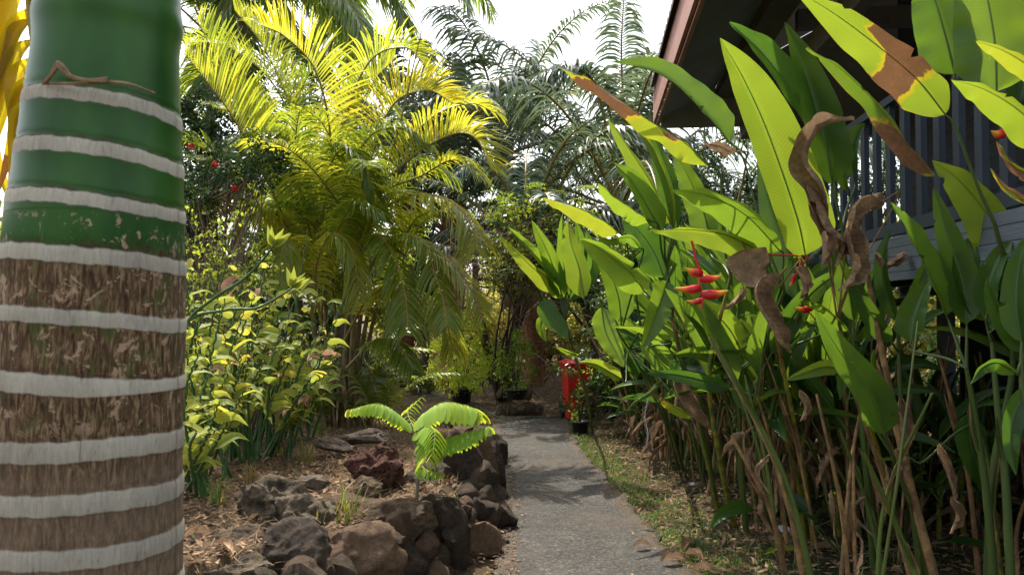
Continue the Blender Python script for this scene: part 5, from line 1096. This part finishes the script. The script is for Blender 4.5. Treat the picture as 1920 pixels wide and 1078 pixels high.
# 11 big dark leaves at the top right
t,a,_=heli('heliconia with two very wide leaves cut by the top edge at the right',(2060,1150),[(2010,800),(1960,420),(1925,250)],(4.4,4.0),.024,dead=0)
hleaf(t,a,[(1868,172),(1865,80),(1845,-30),(1815,-130)],(4.0,3.9),92,-.15,.2,.5,seed=53)
hleaf(t,a,[(1790,140),(1770,60),(1745,-20),(1700,-120)],(4.15,4.1),62,.2,.3,.3,seed=54)
hleaf(t,a,[(1905,200),(1925,90),(1930,0),(1925,-80)],(4.2,4.2),50,.2,.3,.15,seed=55)
# 12 right edge, yellow
t,a,_=heli('heliconia with a pale yellow green leaf pointing left across the right edge',(2080,1150),[(2060,800),(2040,500),(2030,350)],(4.0,3.5),.022,dead=0)
hleaf(t,a,[(1990,290),(1920,215),(1850,170),(1783,149)],(3.4,3.3),54,.75,.4,.72,seed=56)
hleaf(t,a,[(2000,180),(1930,125),(1880,95),(1830,78)],(3.3,3.2),34,.8,.3,.95,seed=57)
hleaf(t,a,[(1985,340),(1940,330),(1895,300),(1868,265)],(3.2,3.1),34,.3,.9,.95,deadf=lambda t,u:np.clip(np.where(u>.1,.75,.25)+0*t,0,1),curl=1.0,rip=.2,seed=58)
hleaf(t,a,[(1975,380),(1930,375),(1885,350),(1856,315)],(3.15,3.1),30,.1,.9,.95,deadf=lambda t,u:np.clip(np.where(u<-.1,.8,.3)+0*t,0,1),curl=1.0,rip=.2,seed=59)
# 13 vertical leaves in front of the deck
t,a,_=heli('heliconia with two dark leaves standing upright before the grey deck boards',(1870,1110),[(1850,930),(1825,760),(1812,690)],(4.23,4.14),dead=0)
hleaf(t,a,[(1812,608),(1805,530),(1775,440),(1750,352)],(4.14,4.14),40,-.15,.35,.35,seed=60)
hleaf(t,a,[(1775,592),(1745,520),(1705,440),(1670,380)],(4.23,4.14),40,-.8,.7,.25,seed=61)
hleaf(t,a,[(1815,600),(1825,540),(1822,480),(1812,445)],(4.32,4.37),32,.3,.3,.1,seed=62)
hleaf(t,a,[(1708,640),(1712,600),(1725,560),(1745,520)],(4.41,4.41),38,.3,.4,.4,seed=63)
# 14 big green hanging leaf
t,a,_=heli('heliconia with a long narrow mid green leaf slanting down to the right in shade',(1745,1085),[(1720,980),(1690,900),(1672,850)],(4.9,4.6),.016,dead=.05)
hleaf(t,a,[(1657,812),(1635,740),(1575,660),(1527,580)],(4.5,4.3),46,-.1,.35,.30,seed=64)
hleaf(t,a,[(1572,690),(1545,688),(1510,698),(1473,713)],(4.7,4.6),20,1.0,.3,.75,seed=65,N0=(0,-.7,1))
hleaf(t,a,[(1622,728),(1640,710),(1642,680),(1638,655)],(4.5,4.4),22,.9,.5,.6,curl=.8,seed=66,n=16)
# 15 inner
t,a,_=heli('heliconia with short broad leaves above the small curled leaves at mid height',(1400,1000),[(1390,880),(1385,760),(1380,700)],(6.0,5.7),dead=.2)
hleaf(t,a,[(1388,655),(1370,620),(1340,585),(1316,560)],(5.6,5.5),38,.1,.35,.65,seed=67)
hleaf(t,a,[(1418,662),(1380,656),(1340,656),(1298,662)],(5.5,5.4),11,1.1,.5,.5,seed=68)
hleaf(t,a,[(1385,580),(1395,520),(1395,460),(1390,420)],(5.9,6.0),22,.2,.5,.45,seed=69)
hleaf(t,a,[(1395,770),(1388,720),(1390,660),(1400,590)],(5.7,5.8),20,.4,.4,.6,seed=70)
hleaf(t,a,[(1530,612),(1490,598),(1450,590),(1388,590)],(5.4,5.4),16,1.0,.4,.2,seed=71)
hleaf(t,a,[(1350,720),(1340,690),(1310,640),(1290,600)],(6.0,6.1),26,.1,.4,.4,seed=72)
# 16 horizontal right
t,a,_=heli('heliconia with a long leaf lying nearly level in the shade under the deck',(1990,1120),[(1985,900),(1980,760),(1975,720)],(4.9,4.8),.02,dead=.1)
hleaf(t,a,[(1950,680),(1880,645),(1800,615),(1715,612)],(4.8,4.9),20,.8,.5,.35,seed=73)
hleaf(t,a,[(1960,760),(1900,750),(1850,752),(1810,770)],(4.8,4.8),14,.9,.4,.1,seed=74)
hleaf(t,a,[(1920,640),(1905,590),(1900,520),(1890,470)],(4.4,4.3),22,.4,.3,.6,seed=75)
t,a,_=heli('heliconia with upright leaves before the left end of the grey deck boards',(1640,1075),[(1625,900),(1610,720),(1600,640)],(5.1,5.0),dead=.1)
hleaf(t,a,[(1600,600),(1590,540),(1570,480),(1560,440)],(5.0,5.0),28,.4,.4,.35,seed=120); hleaf(t,a,[(1610,600),(1630,540),(1650,490),(1662,450)],(5.0,5.1),22,-.5,.4,.2,seed=121); hleaf(t,a,[(1590,620),(1560,590),(1530,570),(1500,565)],(5.0,4.9),20,.8,.4,.45,seed=122); hleaf(t,a,[(1620,640),(1650,610),(1665,570),(1670,540)],(5.2,5.2),22,.2,.4,.1,seed=123); hleaf(t,a,[(1600,660),(1580,700),(1575,750)],(5.0,5.0),18,.2,.4,.3,seed=124)
t,a,_=heli('heliconia with a fan of dark leaves filling the lower right edge',(1960,1100),[(1940,900),(1920,760),(1915,680)],(3.69,3.69),dead=.1)
hleaf(t,a,[(1915,640),(1905,570),(1910,500),(1925,440)],(3.69,3.69),34,.3,.4,.25,seed=125); hleaf(t,a,[(1925,650),(1950,590),(1960,520)],(3.69,3.77),34,-.3,.4,.2,seed=126); hleaf(t,a,[(1905,700),(1870,680),(1840,690),(1820,720)],(3.69,3.61),22,.7,.4,.2,seed=127); hleaf(t,a,[(1930,720),(1900,780),(1895,840),(1905,890)],(3.69,3.69),26,.2,.4,.15,seed=128); hleaf(t,a,[(1925,660),(1890,620),(1860,560),(1850,520)],(3.85,3.85),24,.3,.5,.2,seed=129)
t,a,_=heli('heliconia with mid green leaves overlapping the deck boards near the right edge',(1900,1110),[(1885,900),(1870,760),(1860,640)],(4.07,4.07),dead=.1)
hleaf(t,a,[(1850,590),(1855,530),(1875,480),(1900,450)],(3.98,3.98),30,.3,.4,.3,seed=140); hleaf(t,a,[(1845,600),(1815,560),(1795,500),(1790,440)],(4.15,4.15),26,-.4,.4,.3,seed=141); hleaf(t,a,[(1860,620),(1895,580),(1925,560)],(3.98,3.98),26,.7,.4,.35,seed=142)
t,a,_=heli('heliconia with slim leaves rising between the dead leaves and the deck',(1730,1085),[(1705,900),(1690,760),(1685,660)],(4.94,4.94),dead=.2)
hleaf(t,a,[(1680,600),(1660,540),(1655,480),(1670,430)],(4.94,4.94),22,.4,.4,.3,seed=143); hleaf(t,a,[(1690,610),(1710,560),(1735,500),(1745,455)],(4.94,4.94),22,-.3,.4,.35,seed=144); hleaf(t,a,[(1670,640),(1640,600),(1610,545),(1605,500)],(4.84,4.84),26,.2,.4,.25,seed=145); hleaf(t,a,[(1700,640),(1740,600),(1775,580)],(4.84,4.84),20,.7,.4,.3,seed=146)
# 17b lower right hanging
t,a,_=heli('heliconia with one dull hanging leaf low in the right shade',(1880,1105),[(1860,960),(1850,860),(1830,790)],(4.7,4.8),.02,dead=.3)
hleaf(t,a,[(1815,775),(1820,830),(1835,880),(1845,925)],(4.8,4.9),34,.1,.25,.12,seed=76)
hleaf(t,a,[(1710,860),(1690,855),(1665,858),(1640,860)],(4.7,4.7),9,.9,.4,.5,seed=77,n=12)
# 18 dead-leaf plant
t,a,_=heli('dying heliconia stem carrying long curling dry brown leaves in front of the railing',(1700,1045),[(1650,860),(1600,700),(1570,600)],(5.3,5.0),.018,tone=.8,dead=.5)
def dleaf(t,a,px,d,hw,roll,twist,seed,fold=.5,curl=.9,tone=.6): return hleaf(t,a,px,d,hw*1.5,roll,fold*.7,tone,twist=twist,dead=1,curl=curl,rip=.10,mat='deadleaf',seed=seed,name='dry_leaf',mid=False,tear=.02,pr=.005,n=44)
dleaf(t,a,[(1545,440),(1530,350),(1508,300),(1540,240),(1602,225)],(4.9,4.8),34,.2,1.2,80)
dleaf(t,a,[(1600,480),(1560,430),(1540,370),(1510,340)],(4.85,4.8),26,.4,2.0,81)
dleaf(t,a,[(1655,378),(1610,390),(1585,440),(1565,500)],(4.9,4.8),30,.1,1.2,82)
dleaf(t,a,[(1595,420),(1600,470),(1600,510),(1570,545)],(4.8,4.7),34,.3,.8,83)
dleaf(t,a,[(1550,440),(1545,470),(1540,500)],(4.8,4.7),26,.3,.8,84)
t,a,_=heli('heliconia whose folded brown dead leaf hangs twisted above the red flower',(1530,1030),[(1500,850),(1470,700),(1440,560)],(5.7,5.2),.018,tone=.6,dead=.4)
dleaf(t,a,[(1462,515),(1430,550),(1445,600),(1462,640),(1482,662)],(4.8,4.7),32,.1,1.3,85,tone=.75)
dleaf(t,a,[(1398,470),(1405,495),(1420,520),(1440,530)],(5.1,5.0),34,.0,.4,86,fold=.3,curl=.3,tone=.3)
dleaf(t,a,[(1395,545),(1380,560),(1352,582)],(5.0,4.9),12,.2,1,87)
dleaf(t,a,[(1500,500),(1505,530),(1500,560)],(5.1,5.0),20,.2,1.5,88)
t,a,_=heli('heliconia with a cone shaped brown dead leaf hanging by the chain',(1350,965),[(1330,880),(1300,760),(1280,700)],(6.3,6.1),.018,tone=.6,dead=.3)
dleaf(t,a,[(1278,700),(1285,740),(1305,780),(1335,808)],(6.0,5.9),30,.0,.8,89,tone=.35)
hleaf(t,a,[(1275,720),(1265,690),(1255,680)],(6.0,6.0),16,.2,.3,.2,seed=90,n=12)
t,a,_=heli('thick tan heliconia stalk with shredded dry leaves at the lower right',(1765,1090),[(1700,880),(1650,640),(1620,480)],(4.7,4.9),.024,tone=.9,dead=.9)
for k,(p,hw) in enumerate([([(1690,745),(1695,780),(1690,810),(1702,842)],22),([(1680,840),(1690,865),(1672,890)],18),([(1785,930),(1795,960),(1780,1000)],18),([(1500,730),(1510,760),(1500,790)],14),([(1720,560),(1700,600),(1700,640)],14),([(1655,500),(1650,480),(1640,470)],12),([(1760,830),(1775,880),(1790,940)],16)]): dleaf(t,None,p,(4.6,4.6),hw,.2,1.2,91+k,tone=.7)
t,a,_=heli('heliconia with a pale crumpled leaf scrap near the dark deck post',(1600,1020),[(1590,820),(1580,640),(1560,500)],(5.7,5.6),.018,dead=.6)
dleaf(t,a,[(1690,480),(1670,490),(1650,500)],(5.3,5.2),16,.3,1,99,tone=.9)
# flowers
def flower(label,px,d,bracts,parent_label=None,r=.006):
    o=P(*px[0],d[0]); t=thing('heliconia_flower',label,'flower',o,'hanging heliconia flowers'); mb=MB(); tube(mb,pxc(px,*d),[r,r*1.1,r*.8],7,(0,0,.5,0),20)
    for V in mb.A: V[:,1]=.1
    part('flower_stalk',mb,M['bract'],t)
    for (x0,y0),(x1,y1),w in bracts:
        dd=(d[0]+d[1])/2; a=P(x0,y0,dd); b=P(x1,y1,dd-.03); m_=(a+b)/2-Vector((0,0,.012)); mb=MB(); q=catmull([a,m_,b],18); W=w/FPX*dd
        tube(mb,q,[W*1.0,W*1.4,W*1.2,W*.7,W*.15],8,(0,0,.5,0)); part('bract',mb,M['bract'],t)
    return t
flower('hanging zigzag flower with red bracts tipped yellow at the middle of the thicket',[(1297,452),(1306,490),(1315,515),(1311,535),(1318,560),(1314,580)],(5.0,4.95),[((1316,512),(1283,502),6),((1312,522),(1355,517),6),((1314,540),(1264,540),6),((1316,552),(1366,545),7),((1318,562),(1286,564),4)],r=.008)
flower('red flower with thin bracts half hidden behind the brown dead leaf',[(1426,478),(1490,479),(1515,482),(1502,500),(1490,520)],(5.2,5.1),[((1500,485),(1508,512),3.5),((1490,515),(1480,537),3.5)],r=.006)
flower('small red bract seen below the brown dead leaf',[(1530,600),(1510,578)],(5.2,5.1),[((1522,578),(1488,577),5)],r=.004)
flower('pink red bract tip beside the scorched leaf at the right edge',[(1885,252),(1878,246)],(4.0,4.0),[((1885,250),(1858,246),7)],r=.004)
# chain
ct=thing('hanging_chain','thin steel chain hanging low in the dark left of the stalks','chain',P(1212,835,7.0))
mb=MB()
for k in range(22):
    c=P(1212+3*math.sin(k*.4),835-k*4.6,7.0); a=np.linspace(0,2*np.pi,10,endpoint=False); A1=np.array([1.,0,0]) if k%2 else np.array([0,1.,0])
    ring=[Vector(np.array(list(c))+A1*.008*math.cos(x)+np.array([0,0,1])*.015*math.sin(x)) for x in a]; tube(mb,ring+[ring[0]],.0022,5)
part('links',mb,M['steel'],ct)
# filler plants behind the hero ones
rs=np.random.RandomState(55); xs_=[];cnt=0
lim=lambda px:float(np.interp(px,[1000,1090,1150,1230,1300,1380,1500,1560,1620,1700,1920],[640,600,570,450,330,300,310,420,550,600,640]))
def rand_leaf(t,st,a,az,el,L,W,tone,seed,dry=False):
    b=a+Vector((math.sin(az)*math.cos(el),math.cos(az)*math.cos(el),math.sin(el)))*L*.30
    pts=arcfrond(b,az,el,L,rs.uniform(.1,.4),4); mb=MB()
    blade(mb,pts,W,rs.uniform(.2,.7),rs.uniform(-1.2,1.2),rs.uniform(-.3,.3)*(4 if dry else 1),.9 if dry else .1,.2 if dry else .04,shp_hel,tone,1. if dry else 0,None,6,14,None if rs.rand()<.5 else (0,0,1),0.005 if not dry else 0,seed)
    tube(mb,[a,b],[.008,.005],5,(0,0,tone,1. if dry else 0),4)
    part('dry_leaf' if dry else 'leaf',mb,M['deadleaf' if dry else 'helfar'],t)
nf=0
for i in range(400):
    if nf>=135: break
    y=rs.uniform(5.6,11.0); x=rs.uniform(path_r(y)+.75,3.6); px=960+x/y*FPX
    if px>1990 or (x>2.9 and y>7 and rs.rand()<.5) : continue
    ly=lim(px-40); ztop=CAMZ+(580-ly)/FPX*y
    h=ztop-rs.uniform(.1,.9); 
    if h<.5: continue
    if any((x-q[0])**2+(y-q[1])**2<.03 for q in xs_): continue
    xs_.append((x,y)); nf+=1
    t=thing('heliconia','heliconia deep in the thicket with plain dark green leaves','plant',(x,y,gz(x,y)),'plain heliconias deep in the thicket')
    sh=h*rs.uniform(.45,.62); lean=rs.uniform(-.30,.02)*h; lc=rs.uniform(-.25,.1)
    a=Vector((x+lean*.6,y+lc,sh)); helstem((x,y,gz(x,y)),[(x+lean*.2,y+lc*.3,sh*.5),a],rs.uniform(.010,.019),rs.uniform(.1,.7),rs.choice([0,.4,.9]),t)
    for k in range(rs.randint(5,9)):
        az=rs.uniform(-3.14,3.14); L=(h-sh)*rs.uniform(.75,1.05); L=min(max(L,.35),1.05); el=rs.uniform(.9,1.45)
        if rs.rand()<.3: el=rs.uniform(-.1,.7); L*=.8
        rand_leaf(t,a,a+Vector((0,0,-rs.uniform(0,.25))),az,el,L*.8,L*rs.uniform(.065,.10)+.008,rs.uniform(.0,.6),1000+i*10+k)
    for _ in range(rs.randint(0,4)): rand_leaf(t,a,a-Vector((0,0,sh*rs.uniform(.2,.6))),rs.uniform(-3,3),rs.uniform(-1.4,-.3),.34,.055,rs.uniform(.2,.9),i,True)
# leafless stalks
ns=0
for i in range(600):
    if ns>=150: break
    y=rs.uniform(4.2,10.5); x=rs.uniform(path_r(y)+.6,4.2); px=960+x/y*FPX
    if px>2000: continue
    h=rs.uniform(.9,1.9); ztop=CAMZ+(580-lim(px))/FPX*y; h=min(h,ztop-.1)
    if h<.4: continue
    ns+=1; br=rs.rand()<.45; t=thing('heliconia_stalk',('dry brown bare heliconia stalk in the thicket' if br else 'green bare heliconia stalk in the thicket'),'stalk',(x,y,gz(x,y)),('dry brown bare stalks' if br else 'green bare stalks'))
    ln=rs.uniform(-.55,.25)*h; helstem((x,y,gz(x,y)),[(x+ln*.35,y+rs.uniform(-.1,.1),h*.5),(x+ln,y+rs.uniform(-.25,.1),h)],rs.uniform(.008,.019),rs.uniform(.3,1),.9 if br else .15,t)
    if rs.rand()<.5: mb=MB(); a=Vector((x+ln*.4,y,h*.55)); blade(mb,[a,a+Vector((rs.uniform(-.1,.1),0,-.1)),a+Vector((rs.uniform(-.15,.15),rs.uniform(-.1,.1),-.28))],.035,.7,rs.uniform(-2,2),2,1,.3,shp_lance,rs.uniform(.2,.9),1,None,5,10,seed=i); part('dry_leaf',mb,M['deadleaf'],t)

# leafy undergrowth added to darken the gaps between the stalks
rs=np.random.RandomState(88)
for i in range(46):
    y=rs.uniform(5.4,11.5); x=rs.uniform(path_r(y)+1.0,4.2); t=thing('added_undergrowth','low dark leafy plant between the heliconia stalks','plant',(x,y,gz(x,y)),'low dark plants under the heliconias'); b=Vector((x,y,gz(x,y)))
    ms=MB()
    for k in range(rs.randint(5,9)):
        az=rs.uniform(-3.1,3.1); el=rs.uniform(.3,1.4); h=rs.uniform(.25,.8); e=b+Vector((math.sin(az)*math.cos(el),math.cos(az)*math.cos(el),math.sin(el)))*h; tube(ms,[b,e],[.007,.004],5,(0,0,.3,0),4)
        mb=MB(); L=rs.uniform(.25,.5); blade(mb,arcfrond(e,az,el-.3,L,.4,4),L*.14,.3,rs.uniform(-.8,.8),0,.1,.05,shp_hel,rs.uniform(0,.4),0,None,4,10,(0,0,1),0,i); part('leaf',mb,M['helfar'],t)
    part('stem',ms,M['hstem'],t)
